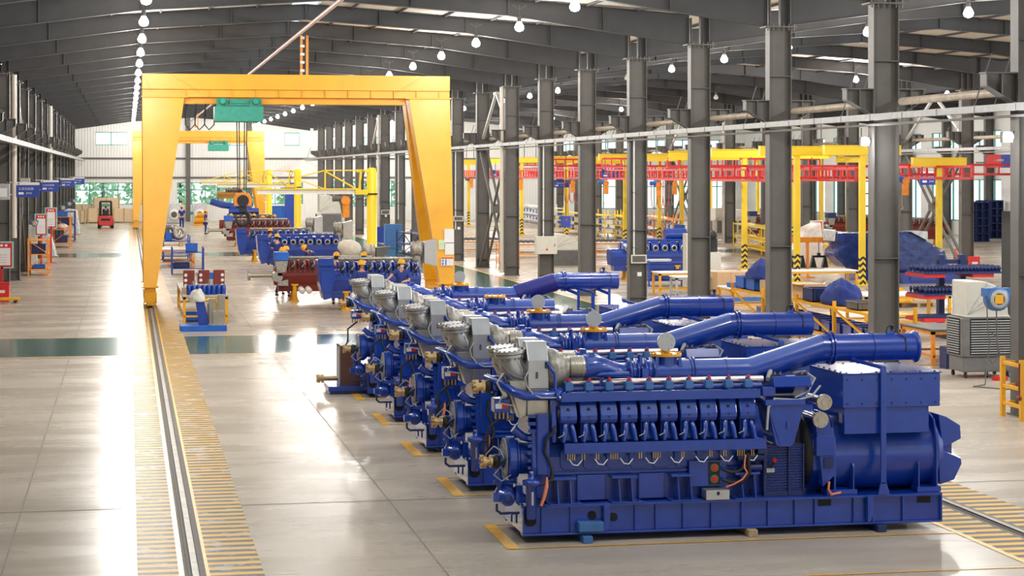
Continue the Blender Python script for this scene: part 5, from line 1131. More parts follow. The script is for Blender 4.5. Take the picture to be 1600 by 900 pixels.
PL = [(1163, 420, 'next to the blue wheel covered bench'), (1245, 468, 'with the black lamp shaped lifting clamps beside it'), (1347, 446, 'in front of the plastic wrapped blue engine'), (977, 389, 'rising behind the blue engine with round ports'), (1030, 385, 'behind the last port of the small blue engine'), (885, 374, 'behind the beige air cooler hood'), (815, 367, 'between cross brace and grey cabinet'), (784, 358, 'seen through the cross brace'), (732, 352, 'standing next to the gantry leg, far off')]
for u, v, s in PL:
    if u == 1245: v = 441
    track_post(*G(u, v)[:2], 'yellow track post with black chevron foot ' + s)
track_post(*G(1467, 436)[:2], 'yellow track post between the wrapped engine and the blue cantilever rack', 4.75, 1.2)
for u, y, s in ((1065, 122, 'far post behind the wide column'), (1110, 134, 'slim and distant beside the beige coolers'), (1137, 128, 'by the small office window'), (1184, 140, 'in front of the maroon engine'), (1240, 118, 'over the red headed notice'), (1283, 112, 'by the chevron post near the notice board'), (1325, 112, 'before the dark rack of castings')):
    p = AY(u, 300, y); track_post(p.x, y, 'yellow overhead track post, ' + s, 5.35, 1.3 if u < 1283 else .6)
def track(x, y0, y1, z, label, n=None, hz=.48):
    t = thing('overhead_track', label, 'crane track', (x, y0, z)); L_ = y1 - y0; n = n or int(L_ / .9)
    MB().box(-.07, .07, 0, L_, 0, .1).build('lower_rail', RED, t); MB().box(-.06, .06, 0, L_, hz, hz + .1).build('upper_rail', RED, t)
    b = MB()
    for k in range(n + 1): b.box(-.04, .04, k * L_ / n - .05, k * L_ / n + .05, .1, hz)
    b.build('web_posts', RED, t)
    k = MB()
    for q in range(3): k.tube([(.0, L_ * (q + .5) / 3, hz), (.0, L_ * (q + .5) / 3, hz + .6)], .02, 6)
    k.build('suspension_rod', GREYST, t)
    return t
track(26.9, 78, 112, 4.08, 'red ladder-like overhead track on the column side of the bay, front run'); track(26.9, 114, 172, 4.08, 'red overhead track on the column side of the bay, rear run')
track(30.0, 79, 112, 4.1, 'second red overhead track, over the shelves, front run'); track(30.0, 114, 172, 4.1, 'second red overhead track, rear run'); track(33.4, 75, 110, 4.2, 'red overhead track nearest the side bay, whose end stops by the braced column')
track(33.4, 114, 170, 4.3, 'red overhead track nearest the side bay, farther run')
def xtrack(y, x0, x1, z, label, hz=.42):
    t = thing('bridge_track', label, 'crane track', (x0, y, z)); L_ = x1 - x0
    MB().box(0, L_, -.07, .07, 0, .1).build('lower_rail', RED, t); MB().box(0, L_, -.06, .06, hz, hz + .1).build('upper_rail', RED, t)
    b = MB(); n = max(3, int(L_ / .55))
    for k in range(n + 1): b.box(k * L_ / n - .035, k * L_ / n + .035, -.04, .04, .1, hz)
    b.build('web_posts', RED, t)
p0 = AY(1108, 279, 84); p1 = AY(1362, 279, 84); xtrack(84, p0.x, p1.x, 4.2, 'red bridge track crossing between the two chevron posts near the wrapped engine', .52)
p0 = AY(1400, 272, 79); p1 = AY(1580, 270, 79); xtrack(79, p0.x, p1.x, 4.36, 'red bridge track sticking out to the flood light, highest rung ladder', .4)
for k, (y, z) in enumerate(((96, 4.7), (110, 4.8), (125, 4.85), (140, 4.95))):
    xtrack(y, 26.5, 34.5, z, 'red cross ladder track spanning the bay, %s from the column with the small notice' % NTH[k])
for k, (u0, u1, v0, v1, y) in enumerate(((1045, 1155, 236, 250, 92), (1235, 1295, 236, 248, 92), (1305, 1356, 245, 254, 98), (722, 745, 250, 258, 150), (808, 845, 246, 256, 140), (864, 905, 245, 255, 128), (930, 985, 244, 256, 118), (1010, 1060, 240, 252, 108))):
    p0 = AY(u0, v1, y); p1 = AY(u1, v0, y); t = thing('suspension_beam', 'yellow ceiling beam over the red tracks, %s' % ['longest, by the wide column', 'right past the wide column', 'short, before the flood light', 'tiny, beside the gantry leg', 'past the cream downpipe', 'over the pale cabinet', 'past the air cooler column', 'above the blue motor hoist'][k], 'beam', (p0.x, y, p0.z)); L_ = p1.x - p0.x; h = p1.z - p0.z
    MB().box(0, L_, -.02, .02, .02, h - .02).box(0, L_, -.14, .14, 0, .03).box(0, L_, -.14, .14, h - .03, h).build('i_beam', YEL2, t); MB().tube([(L_ * .3, 0, h), (L_ * .3, 0, h + 1.5)], .03, 6).tube([(L_ * .8, 0, h), (L_ * .8, 0, h + 1.5)], .03, 6).build('hanger', GREYST, t)
# hoists under the tracks
for i, (u, v, y, m, lab) in enumerate(((1027, 276, 100, BIN, 'bright blue motor hoist with looping red cables'), (1052, 288, 104, GREYST, 'orange hoist hanging beside the red cable loops'), (893, 275, 120, GREYST, 'dark motor hoist with red cable loops past the cabinet column'), (812, 280, 132, BLUE2, 'hoist with orange drum past the cream downpipe'), (735, 278, 150, GREYST, 'small orange hoist beside the gantry leg'), (945, 279, 112, BLUE2, 'blue motor hoist past the air cooler column'), (1412, 274, 82, BIN, 'blue motor hoist at the end of the red ladder bridge'))):
    xx = (26.9, 30.0, 26.9, 26.9, 26.9, 26.9, 0)[i]; y = at_x(u, xx) if xx else 79; xx = xx or AY(u, v, y).x; chain_hoist(xx, y, 4.08 if i != 6 else 4.36, lab, m, .8)
def loops(u, y, n, label):
    p = AY(u, 280, y); b = MB()
    for k in range(n): x = p.x + k * .32; b.tube([(x, y, 4.05), (x - .02, y, 3.3), (x + .02, y, 2.75), (x + .15, y, 2.55), (x + .27, y, 2.8), (x + .3, y, 3.3), (x + .3, y, 4.05)], .022, 6)
    one('festoon_cable', b, mat('red_cable', (.6, .06, .05), .5), label, 'cable')
loops(1018, 100.4, 3, 'looping red cables under the red track by the bright blue hoist'); loops(882, 120.4, 3, 'looping red cables under the track past the grey cabinet')
for k, (u, v, y) in enumerate(((865, 300, 150), (940, 285, 140), (770, 283, 160), (1438, 289, 88))):
    p = AY(u, v, y); y = at_x(u, 26.7) if k < 3 else y; p = AY(u, v - 7 if k < 3 else v, y); hang_sign(p.x, y, p.z, 1.0, .5 if k < 3 else .62, ['blue bay sign past the cabinet column', 'blue bay sign past the cooler column', 'blue bay sign behind the cross brace', 'blue bay sign behind the tall yellow post'][k], ('发动机装配', 'JP440'), k == 3, SIGNB, False)
    MB().tube([(.2, 0, 0), (.2, 0, 1.2)], .02, 6).build('hanger_rod', GREYST, C.objects[-1].parent or C.objects[-1])
t = hang_sign(AY(1541, 262, 84.6).x, 84.6, AY(1541, 262, 84.6).z, 1.45, .6, 'red and blue banner sign high beside the flood light', ('一次做好', ), False, RED, False); MB().box(.72, 1.45, -.02, -.016, 0, .6).build('blue_half', SIGNB, t); MB().box(-.5, 0, .0, .04, .2, .26).build('bracket_arm', GREYST, t)
# flood lights
for (u, v, y, lab) in ((1575, 214, FR[0] - .4, 'glaring white flood light on the first aisle column'), (1352, 221, FR[1] - .1, 'white flood light on the wide column, over the red ladder bridge')):
    p = AY(u, v, y)
    t = thing('flood_light', lab, 'flood light', p); MB().lathe([(.03, .12), (.07, .1), (.1, 0)], (0, 0, 0), (-.35, -1, -.3), 16).build('lamp_face', BULB, t); MB().box(-.1, .1, .0, .12, -.1, .1).bar((0, .1, 0), (.25, .3, .1), .04).build('housing', GREYST, t)
    ld = bpy.data.lights.new('flood', 'POINT'); ld.energy = 60; ld.shadow_soft_size = .15; lo = bpy.data.objects.new('flood', ld); C.objects.link(lo); lo.parent = t; lo.location = (-.15, -.4, -.2)

# ---------------------------------------------------------------- shelving and stock in the bay
SH = []
def long_shelf(u0, v0, u1, v1, h, levels, label, m=YEL2, d=.9, bays=3, bins=True, bin_m=(BIN, WHITE)):
    a, b_ = G(u0, v0), G(u1, v1); dr = b_ - a; L_ = dr.length; rz = math.atan2(dr.y, dr.x)
    t = thing('storage_shelf', label, 'shelf', a, rz)
    for k in range(bays + 1):
        x = L_ * k / bays
        for y in (0, d): MB().box(x - .03, x + .03, y - .03, y + .03, 0, h).build('upright', m, t)
    for z in levels: MB().box(0, L_, -.02, .02, z - .06, z).box(0, L_, d - .02, d + .02, z - .06, z).box(0, L_, .02, d - .02, z - .03, z).build('shelf', m, t)
    bb = MB()
    for k in range(bays):
        for i in range(len(levels) - 1):
            x0, x1 = L_ * k / bays, L_ * (k + 1) / bays
            bb.bar((x0, -.02, levels[i]), (x1, -.02, levels[i + 1] - .06), .035) if (k + i) % 2 else bb.bar((x1, -.02, levels[i]), (x0, -.02, levels[i + 1] - .06), .035)
    bb.build('diagonal_brace', m, t)
    if bins:
        for z in levels[:-1]:
            n = int(L_ / .62)
            for k in range(n):
                x = .35 + k * .62; q = a + Vector((math.cos(rz) * x - math.sin(rz) * d * .5, math.sin(rz) * x + math.cos(rz) * d * .5, z))
                mm = bin_m[1] if (k * 2 + int(z * 10)) % 3 else bin_m[0]
                src = next((o for o in SH if o.data.materials[0] == mm), None)
                lab = ('blue' if mm is BIN else 'dark' if mm is NAVY else 'white') + ' bin stored on the ' + label.split(',')[0]
                if src: c = src.copy(); C.objects.link(c); c.location = q; c.rotation_euler = (0, 0, rz); c['label'] = lab
                else: c = bin_box(q, lab, mm, (.46, .7, .3), rz)
                c['group'] = lab.split(' ')[0] + ' bins on the ' + label.split(',')[0]; SH.append(c)
    return t
long_shelf(808, 345, 870, 356, 1.9, (.35, .95, 1.55), 'cream shelf of white bins past the cream downpipe, far along the bay', WHITE)
long_shelf(862, 362, 945, 372, 1.9, (.35, .95, 1.55), 'yellow shelf of blue and white bins past the cabinet column', YEL2)
long_shelf(950, 370, 985, 378, 1.9, (.3, .95, 1.55), 'yellow shelf of bins past the beige cooler column', YEL2)
long_shelf(1008, 372, 1052, 384, 1.9, (.3, .95, 1.55), 'orange shelf of bins behind the small blue engine', ORANGE)
long_shelf(1146, 388, 1215, 405, 1.55, (.3, .8, 1.5), 'bare yellow lattice shelf beside the wide column', YEL2, 1.0, 3, False)
long_shelf(1226, 401, 1320, 412, 1.55, (.3, .8, 1.5), 'bare yellow lattice shelf in front of the notice board', YEL2, 1.0, 4, False)
# near-column rack with blue bins
ra = Vector((17.75, 45.6, 0)); rb = Vector((18.3, 57.2, 0))
t = thing('part_rack', 'yellow pipe frame rack of blue bins running behind the generator pipe ends', 'rack', (17.75, 45.4, 0))
for k in range(5):
    for x in (0, 1.0): MB().box(x - .04, x + .04, k * 2.9 - .04, k * 2.9 + .04, 0, 1.2).build('upright', YEL, t)
for z in (.32, 1.05): MB().box(-.03, .03, 0, 11.6, z - .06, z).box(.97, 1.03, 0, 11.6, z - .06, z).box(.03, .97, 0, 11.6, z - .03, z - .01).build('shelf', YEL, t)
b = MB()
for k in range(4): b.bar((-.03, k * 2.9, .32), (-.03, (k + 1) * 2.9, 1.0), .045)
b.bar((0, 0, 1.05), (1, 0, .3), .04); b.build('diagonal_brace', YEL, t)
for k in range(12): bin_box((18.25, 46.1 + k * .78, .33), 'dark blue bin on the lower tier of the yellow pipe frame rack', BLUE, (.8, .62, .3), 0, 'bins on the lower tier')
for k, (y, m, lab) in enumerate(((56.6, BIN, 'bright blue tub at the far end on top of the yellow rack'), (55.6, BIN, 'second bright blue tub on top of the yellow rack'), (50.6, NAVY, 'navy tub on the yellow rack top between boxes and cloth'), (47.3, GREYST, 'grey tray of clamps on the near end of the rack top'))):
    bin_box((18.25, y, 1.06), lab, m, (.8, .8, .35 if k != 3 else .2))
one('cardboard_box', MB().box(-.35, .35, -.4, .4, 0, .34), CARD, 'brown carton on the yellow rack top under the blue cloth', 'box', (18.2, 54.3, 1.06)); one('cardboard_box', MB().box(-.3, .3, -.5, .5, 0, .4).box(-.5, -.3, -.5, .5, .38, .4), CARD, 'open brown carton on the middle of the yellow rack top', 'box', (18.3, 51.8, 1.06))
def cloth(loc, s, label, m=CLOTHB, seed=1):
    rnd = random.Random(seed); b = MB(); b.sphere((0, 0, 0), 1, 26, 14)
    b.v = [tuple(Vector(q) * (1 + .13 * math.sin(6 * q[0] + seed + 3 * q[2]) * math.cos(5 * q[1] + 4 * q[2]) + .05 * rnd.uniform(-1, 1))) for q in b.v]
    b.v = [(q[0] * s[0], q[1] * s[1], max(0, q[2] * s[2])) for q in b.v]
    return one('cloth_heap', b, m, label, 'cloth', loc)
cloth((18.2, 55.4, 1.4), (.45, .7, .55), 'crumpled dark blue cloth heaped at the far end of the yellow rack', CLOTHB, 3); cloth((18.1, 54.2, 1.4), (.22, .4, .22), 'orange red cloth beside the dark blue heap on the rack', mat('orange_cloth', (.7, .07, .03), .9), 5); cloth((18.3, 49.2, 1.06), (.45, .85, .62), 'dark blue jacket cloth heaped on the middle of the rack top', CLOTHB, 9)
cloth((1.93, 57.15, .82), (.24, .24, .34), 'crumpled white cloth draped over the blue slanted arm at the bench end', mat('white_rag', (.6, .58, .53), .9, bump=1), 31)
one('black_bottle', MB().lathe([(.08, 0), (.08, .22), (.03, .28), (.03, .34)], n=12), BLACK, 'black bottle standing on the yellow rack top', 'bottle', (17.9, 53.2, 1.06)); one('gauge_dial', MB().cyl((0, -.05, .2), (0, .05, .2), .16).cyl((0, 0, 0), (0, 0, .06), .1), SILVER, 'round dial gauge on the lower tier near the second generator pipe', 'gauge', (17.9, 52.4, .62))
# white benches and carton near the columns
bench('workbench', 'yellow bench with white top between two aisle columns', G(1030, 462) + Vector((0, 0, 0)), 3.2, 1.0, .85, YEL, WHITE); bench('workbench', 'grey metal bench with drawers beside the yellow one', G(1056, 470), 1.7, .8, .85, GREYL, WHITE)
bench('workbench', 'long white topped yellow bench behind the cardboard carton', Vector((22.3, 69.6, 0)), 4.2, 1.0, .88, YEL, WHITE); bench('workbench', 'small yellow table strewn with blue and brown boxes', Vector((18.9, 60.9, 0)), 1.9, 1.4, .8, YEL, WHITE)
bench('workbench', 'white table with cream sacks under, behind the yellow rack', Vector((20.6, 53.5, 0)), 2.6, 1.6, 1.0, YEL, WHITE)
for k in range(5): bin_box((19.15 + .36 * k, 61.3, .8), ['flat blue tray closest to the column on the small yellow table', 'second flat blue tray on the small yellow table', 'middle blue tray on the small yellow table', 'fourth blue tray on the small yellow table', 'last blue tray on the small yellow table'][k], BIN, (.32, .6, .14))
one('cardboard_box', MB().box(-.3, .3, -.2, .2, 0, .24), CARD, 'little brown box on the small yellow table', 'box', (20.2, 62.0, .8))
p = G(1118, 463); t = thing('cardboard_carton', 'big brown cardboard carton standing on a blue pallet behind the wide column', 'carton', (20.2, 66.3, 0)); MB().box(-.1, 1.6, 0, .9, .14, 1.02).build('carton', CARD, t, None, .01); MB().box(.38, .4, -.005, 0, .14, 1.02).box(1.05, 1.07, -.005, 0, .14, 1.02).build('seam_tape', mat('tape', (.4, .24, .13), .6), t); MB().box(-.1, 1.6, 0, .9, 0, .14).build('pallet', BLUE2, t); MB().prism([(1.3, .8), (1.42, .8), (1.36, .88)], -.006, 0).build('printed_mark', BLACK, t)
t = thing('test_stand', 'white test stand with a black instrument on top, beside the wide column', 'machine', (21.0, 71.6, 0)); MB().box(-.5, .1, 0, .5, 0, 2.2).box(.4, .85, 0, .5, 0, 1.5).build('cabinet', BEIGE, t, None, .01); MB().cyl((.6, .25, 1.5), (.6, .25, 2.0), .18).sphere((.55, .2, 2.12), .2).build('instrument', BLACK, t)
# the small blue engine in the bay and its cart
E7 = Vector((19.7, 80.5, 0)); engine('small blue engine with round ports among the aisle columns', E7, BLUE, n=7, L_=3.3, gear=False, ports=True, filt=2); MB().box(3.3, 3.7, -.5, .4, .9, 2.0).cyl((2.4, 0, 1.9), (3.3, 0, 1.9), .24).build('end_housing', BLUE, next(o for o in C.objects if o.get('label', '').startswith('small blue engine with round')), None, .03); stands(E7, 3.3, 'small blue engine among the columns')
cart = rackframe('tool_cart', 'blue tool cart with a white keyed tray in front of the small blue engine', G(1014, 448), 1.55, .8, 1.0, (.25, .95), BLUE, False); bin_box(G(1014, 448) + Vector((.5, .4, .96)), 'white tray on the blue tool cart', WHITE, (.9, .5, .1)); 
for k in range(3): bin_box(G(1014, 448) + Vector((.3 + k * .45, .4, .255)), 'dark blue box on the lower shelf of the tool cart', BLUE, (.38, .6, .4), 0, 'boxes on the tool cart')
# evaporative coolers
def cooler(loc, label, rz=0, low=BEIGE, s=1., sz=None):
    t = thing('air_cooler', label, 'air cooler', loc, rz); t.scale = (s, s, sz or s)
    MB().box(-.58, .58, -.4, .4, .14, .5).box(-.62, .62, -.45, .45, .5, 1.42).build('tank', low, t, None, .03)
    for side in range(2):
        b = MB()
        for k in range(14):
            z = .58 + k * .058
            if side == 0: b.box(-.42, .5, -.475, -.45, z, z + .025)
            else: b.box(-.645, -.62, -.3, .3, z, z + .025)
        b.build('louvre', GREYL if low is GREYPL else GREYPL, t)
    MB().box(-.44, .52, -.456, -.45, .55, 1.4).box(-.626, -.62, -.33, .33, .55, 1.4).build('louvre_recess', DARK if low is GREYPL else GREYPL, t)
    prof = [(-.5, 1.42), (-.5, 2.28), (-.2, 2.28)] + [(-.2 + .68 * math.sin(a), 1.62 + .66 * math.cos(a)) for a in [k * PI / 16 for k in range(1, 9)]] + [(.5, 1.42)]
    MB().prism(prof, -.42, .42).box(-.52, .52, -.44, .44, 1.42, 1.48).build('air_hood', BEIGE, t, None, .03)
    b = MB()
    for a in (.3, .75, 1.15): b.bar((-.48, -.425, 1.5), (-.2 + .66 * math.sin(a), -.425, 1.62 + .64 * math.cos(a)), .012)
    b.build('hood_seam', GREYL, t)
    for x in (-.5, .0, .5): MB().cyl((x - .02, -.34, .06), (x + .02, -.34, .06), .06).box(x - .03, x + .03, -.36, -.32, .06, .15).build('caster', BLACK, t)
    for x in (-.5, .5): MB().cyl((x - .02, .34, .06), (x + .02, .34, .06), .06).box(x - .03, x + .03, .32, .36, .06, .15).build('caster', BLACK, t)
    return t
cc = cooler(Vector((18.45, 41.0, 0)), 'big grey air cooler with beige hood on casters, behind the generator pipe end', 0, GREYPL, .98, .93)
cooler(Vector((18.6, 84.5, 0)), 'beige air cooler with rounded hood behind the first cabinet column', 0, BEIGE, 1.25, .8); cooler(AY(1130, 400, 125) * 1 - Vector((0, 0, AY(1130, 400, 125).z)), 'far beige air cooler with rounded hood past the wide column', 0, BEIGE, 1.4, .95); cooler(AY(1160, 400, 131) * 1 - Vector((0, 0, AY(1160, 400, 131).z)), 'far beige air cooler half hidden by the other one', 0, BEIGE, 1.3, .85); cooler(AY(515, 350, 125) * 1 - Vector((0, 0, AY(515, 350, 125).z)), 'beige air cooler beyond the engines past the second jib column', 0, BEIGE, 1.35)
hose_reel(AY(1557, 467, 39.4), 'bright blue hose reel with grey rim fixed beside the big air cooler', 0, 1.05)
p = AY(1557, 467, 39.3); one('air_hose', MB().tube([(p.x - .22, 39.3, p.z), (p.x - .2, 39.3, 1.2), (p.x - .15, 39.3, .9), (p.x - .2, 39.3, .6), (p.x - .1, 39.3, .45), (p.x + .05, 39.3, .6), (p.x, 39.3, 1.0), (p.x - .1, 39.3, 1.1)], .014, 8).tube([(p.x, 39.3, p.z - .2), (p.x, 39.3, 1.0), (p.x + .1, 39.25, .4), (p.x + .5, 39.2, .1), (p.x + .75, 39.2, .04)], .016, 8).tube([(p.x - .22, 39.3, .45), (p.x - .3, 39.2, .02), (p.x - .7, 38.9, .02), (p.x - .3, 38.3, .02), (p.x + .5, 38.2, .02)], .012, 6), GREYST, 'dark hoses hanging from the blue hose reel in a loose coil', 'hose')
one('red_tin', MB().box(-.15, .15, -.08, .08, 0, .09), RED, 'red tin on the floor under the big air cooler', 'tin', (18.5, 40.1, 0)); one('parts_bag', MB().sphere((0, 0, .0), .2, 12, 8, (1.2, .6, .7)), mat('blue_film', (.2, .25, .4), .3), 'blue plastic bag on the floor beside the red tin', 'bag', (18.95, 40.1, .1))
# orange table and cantilever rack
t = bench('workbench', 'orange framed table with dark rubber top behind the generator pipe end', Vector((18.3, 43.3, 0)), 3.0, 1.9, .85, ORANGE, GREYST); one('steel_stool', MB().box(-.6, .6, -.2, .2, .42, .5).box(-.6, -.5, -.2, .2, 0, .42).box(.5, .6, -.2, .2, 0, .42), NAVY, 'dark blue low bench in front of the orange table', 'bench', (18.95, 42.8, 0), 0, None, .01)
PX = .62
def cant_rack(loc, label):
    t = thing('cantilever_rack', label, 'rack', loc)
    for x in (0, PX): MB().box(x - .08, x + .08, 0, .2, 0, 2.25).build('post', NAVY, t); MB().box(x - .1, x + .1, -1.2, .3, 0, .12).build('foot', NAVY, t)
    MB().box(-.12, PX + .1, .06, .14, 2.0, 2.12).build('tie_beam', NAVY, t); MB().box(-.12, PX + .1, .06, .14, .5, .6).build('tie_beam', NAVY, t)
    for x in (-.75, PX):
        for z in (.52, 1.13, 1.7): MB().box(x - .3, x + .3, -1.3, .0, z, z + .1).build('arm', RED, t)
    return t
cr = Vector((21.75, 50.8, 0)); cant_rack(cr, 'dark blue cantilever rack with red arms carrying rows of shafts')
for i, z in enumerate((1.23, 1.8)):
    b = MB()
    bed = one('shaft_tray', MB().box(-1.05, 1.25, -1.35, -.1, z, z + .04), NAVY, ['dark blue tray of shafts on the middle arms of the cantilever rack', 'dark blue tray of shafts on the top arms of the cantilever rack'][i], 'tray', cr)
    for k in range(23):
        for j in range(4):
            o = MB().lathe([(.03, 0), (.03, .06), (.045, .07), (.045, .12), (.03, .13), (.03, .16)], n=8)
            if k == 0 and i == 0 and j == 0: src = one('shaft', o, NAVY, 'x', 'shaft'); q = src
            else: q = src.copy(); C.objects.link(q)
            q.location = cr + Vector((-1.0 + k * .1, -1.25 + j * .33, z + .04)); q['label'] = 'short dark shaft standing in the %s tray of the cantilever rack' % ['middle', 'top'][i]; q['group'] = 'shafts in the %s tray' % ['middle', 'top'][i]
for k in range(3): one('steel_bar', MB().box(-1.2 + .1 * k, 1.2, -.05, .05, 0, .06), NAVY, 'long dark bar lying on the bottom arms of the cantilever rack', 'bar', cr + Vector((0, -1.2 + .4 * k, .62)), .05 * k - .05, 'bars on the bottom arms')
# wrapped engines
def wrapped(loc, label, w_, h, prof, m=BLUE):
    t = thing('wrapped_engine', label, 'engine', loc)
    MB().box(0, w_, -.8, .8, 0, .45).box(.3, w_ - .2, -.84, .84, .1, .35).build('skid', BLUE, t, None, .01)
    MB().prism(prof, -.7, .7).build('wrapped_body', mat('film_over_blue' + str(w_), (.028, .05, .19), .14, var=.3, scale=4, bump=1.0), t, None, .12)
    MB().prism([(x, z + .02) for x, z in prof[len(prof) // 2 - 1: len(prof) // 2 + 1]] + [(prof[len(prof) // 2][0], h + .1), (prof[len(prof) // 2 - 1][0], h + .1)], -.72, .72).build('top_film', FILM, t, None, .03)
    return t
p = Vector((29.8, 79.0, 0)); wrapped(p, 'dark blue engine wrapped in shiny clear plastic, standing on a blue skid', 2.4, 2.0, [(-.7, .75), (-1.0, 1.0), (-.95, 1.3), (-.7, 1.45), (-1.0, 1.6), (-.95, 2.0), (.9, 2.0), (1.4, 1.9), (1.5, .45), (0, .45), (-.5, .55)])
wrapped(Vector((30.7, 76.4, 0)), 'grey blue engine under draped clear plastic, beyond the widest column', 2.6, 2.0, [(-1.0, .45), (-1.0, 2.1), (.3, 2.1), (1.1, 1.7), (1.9, 1.3), (2.1, .45)])
one('wrapped_pallet_load', MB().prism([(-.6, 0), (-.65, .9), (-.2, 1.9), (.5, 2.2), (.7, 0)], -.6, .6), mat('cream_film', (.6, .55, .5), .3, bump=.8), 'cream wrapped load behind the widest column', 'load', (31.0, 88, 0), 0, None, .1)
# lifting clamps on an orange beam
t = thing('clamp_stand', 'orange stand with two black lifting clamps hanging from its beam', 'lifting frame', (28.0, 80.8, 0)); MB().box(.44, .54, -.06, .06, 0, 1.7).box(-.25, 1.35, -.12, .12, 1.5, 1.72).box(.2, 2.2, -.03, .03, .22, .27).box(.3, .7, -.4, .4, 0, .04).build('frame', ORANGE, t)
for x in (.0, 1.0):
    MB().tube([(x, 0, 1.52), (x, 0, 1.0)], .02, 6).build('chain', GREYST, t); MB().box(x - .3, x + .3, -.06, .06, .85, .94).box(x - .06, x + .06, -.06, .06, .92, 1.05).prism([(x - .4, .42), (x - .3, .88), (x - .24, .88), (x - .12, .42)], -.1, .1).prism([(x + .12, .42), (x + .24, .88), (x + .3, .88), (x + .4, .42)], -.1, .1).build('clamp', BLACK, t)
notice(AY(1276, 372, 90) * 1 - Vector((0, 0, AY(1276, 372, 90).z)), 'red headed notice board on a red post among the yellow lattice shelves', .55, .6, 1.55)
# maroon engines far in the side bay
for i, (u, v, y) in enumerate(((1168, 362, 128), (1290, 368, 122), (1398, 372, 115))):
    p = AY(u, v, y); p.z = 0; engine(['maroon engine far behind the first wide column, a grey housing on its end', 'maroon engine behind the red headed notice board', 'maroon engine behind the braced post of the side bay'][i], p, MAROON, MAROON, n=8, L_=3.2, gear=False, cap=NAVY, filt=2); stands(p, 3.2, ['far maroon engine by the wide column', 'maroon engine behind the notice', 'maroon engine behind the braced post'][i], 2)
# tables with rows of pistons
def ptable(u, v, w_, d, label):
    p = G(u, v); bench('workbench', label, p, w_, d, .8, ORANGE, WHITE)
    return p
for (u, v, w_, label, bin_label) in ((722, 399, 2.6, 'orange table with dark parts beside the gantry leg, far side', 'dark gear blank lying in rows on the orange table beside the gantry leg'), (800, 404, 3.6, 'orange table of gear blanks past the cream downpipe', 'dark gear blank lying in rows on the table past the downpipe'), (930, 402, 2.6, 'orange table of gear blanks past the cooler column', 'dark gear blank lying in rows on the table past the cooler column')):
    p = ptable(u, v, w_, 2.2, label); n = int(w_ / .26)
    for k in range(n):
        for j in range(2):
            if k == 0 and j == 0: s_ = one('gear_blank', MB().lathe([(.06, 0), (.11, .02), (.11, .12), (.06, .14)], n=10), GREYST, bin_label, 'gear', p + Vector((.15, .3, .8)), 0, 'blanks: ' + label)
            else: q = s_.copy(); C.objects.link(q); q.location = p + Vector((.15 + k * .26, .3 + j * .7, .8))
t = thing('parts_trolley', 'slim orange trolley on casters under the cross brace', 'trolley', (17.0, 91, 0))
for x in (0, .95):
    for y in (0, .7): MB().box(x - .02, x + .02, y - .02, y + .02, .12, 1.15).build('post', ORANGE, t); MB().cyl((x - .02, y, .06), (x + .02, y, .06), .06).build('caster', BRASS, t)
for z in (.25, 1.1): MB().box(0, .95, 0, .7, z - .03, z).build('shelf', ORANGE, t)
# cabinet, notices, controls on columns
p = AY(863, 396, FR[6] - .6); t = thing('electrical_cabinet', 'pale grey electrical cabinet fixed on the aisle column beside the air cooler', 'cabinet', (XR1 - .1, FR[6] - .45, 0)); MB().box(-.42, .42, -.2, .2, 1.25, 1.95).box(-.1, .1, .1, .3, 1.3, 1.9).build('case', BEIGE, t, None, .01); MB().prism([(-.06, 1.4), (.06, 1.4), (0, 1.5)], -.21, -.2).build('warning_triangle', RED, t); MB().box(.3, .33, -.22, -.2, 1.55, 1.65).build('handle', GREYST, t)
def plate(x, y, z, w_, h, lab, dark=True):
    t = thing('notice_plate', lab, 'sign', (x, y, z)); MB().box(-w_ / 2, w_ / 2, -.02, .02, 0, h).build('frame', BEIGE, t); MB().box(-w_ / 2 + .04, w_ / 2 - .04, -.025, -.02, .04, h - .04).build('panel', GREYST if dark else PAPER, t)
plate(XR1, FR[4] - .25, 1.52, .52, .28, 'small framed dark notice fixed on the aisle column by the blue cart'); plate(XR1, FR[9] - .25, 2.02, .5, .26, 'small warning plate on the aisle column next to the gantry leg'); plate(XR1, FR[13] - .25, 1.75, .55, .3, 'small plate on the far aisle column near the jib crane')
for i in (4, 9, 13): one('wall_switch', MB().box(-.07, .07, -.03, .0, 0, .13).box(-.03, .03, -.04, -.03, .04, .09), WHITE, 'white switch box below the plate on the %s aisle column' % NTH[i], 'switch', (XR1 + .02, FR[i] - .24, 1.1 if i == 4 else 1.6))
t = thing('control_pendant', 'dark blue control box hanging on a cable past the cabinet column', 'control box', (XR1 + .75, FR[6] - .3, 0)); MB().box(-.18, .18, -.1, .1, 2.3, 2.75).build('case', BLUE, t, None, .01); MB().tube([(0, 0, 2.75), (0, 0, 5.6)], .015, 6).build('cable', BLACK, t); MB().cyl((0, -.12, 2.6), (0, -.1, 2.6), .04).build('button', RED, t)
# blue shelf units and carts near the far aisle columns
for k, (u, v, m, lab) in enumerate(((600, 375, BLUE, 'blue tool cabinet by the far aisle columns, taller one'), (615, 385, BLUE2, 'pale blue locker standing by the far aisle column'), (455, 352, BLUE, 'tall ribbed blue cabinet past the second jib column'))):
    p = G(u, v + 4); t = thing('tool_cabinet', lab, 'cabinet', p); h = 1.0 + .45 * (k == 1) + 2.6 * (k == 2); MB().box(-.5, .5, 0, .6, 0, h).build('body', m, t, None, .01)
    b = MB()
    for q in range(4): b.box(-.46, .46, -.012, 0, .06 + q * (h - .1) / 4, (q + 1) * (h - .1) / 4)
    b.build('drawer', m, t)
long_shelf(620, 395, 655, 402, 1.3, (.1, .6, 1.2), 'dark blue parts shelf beyond the gantry leg', NAVY, .8, 3, False)
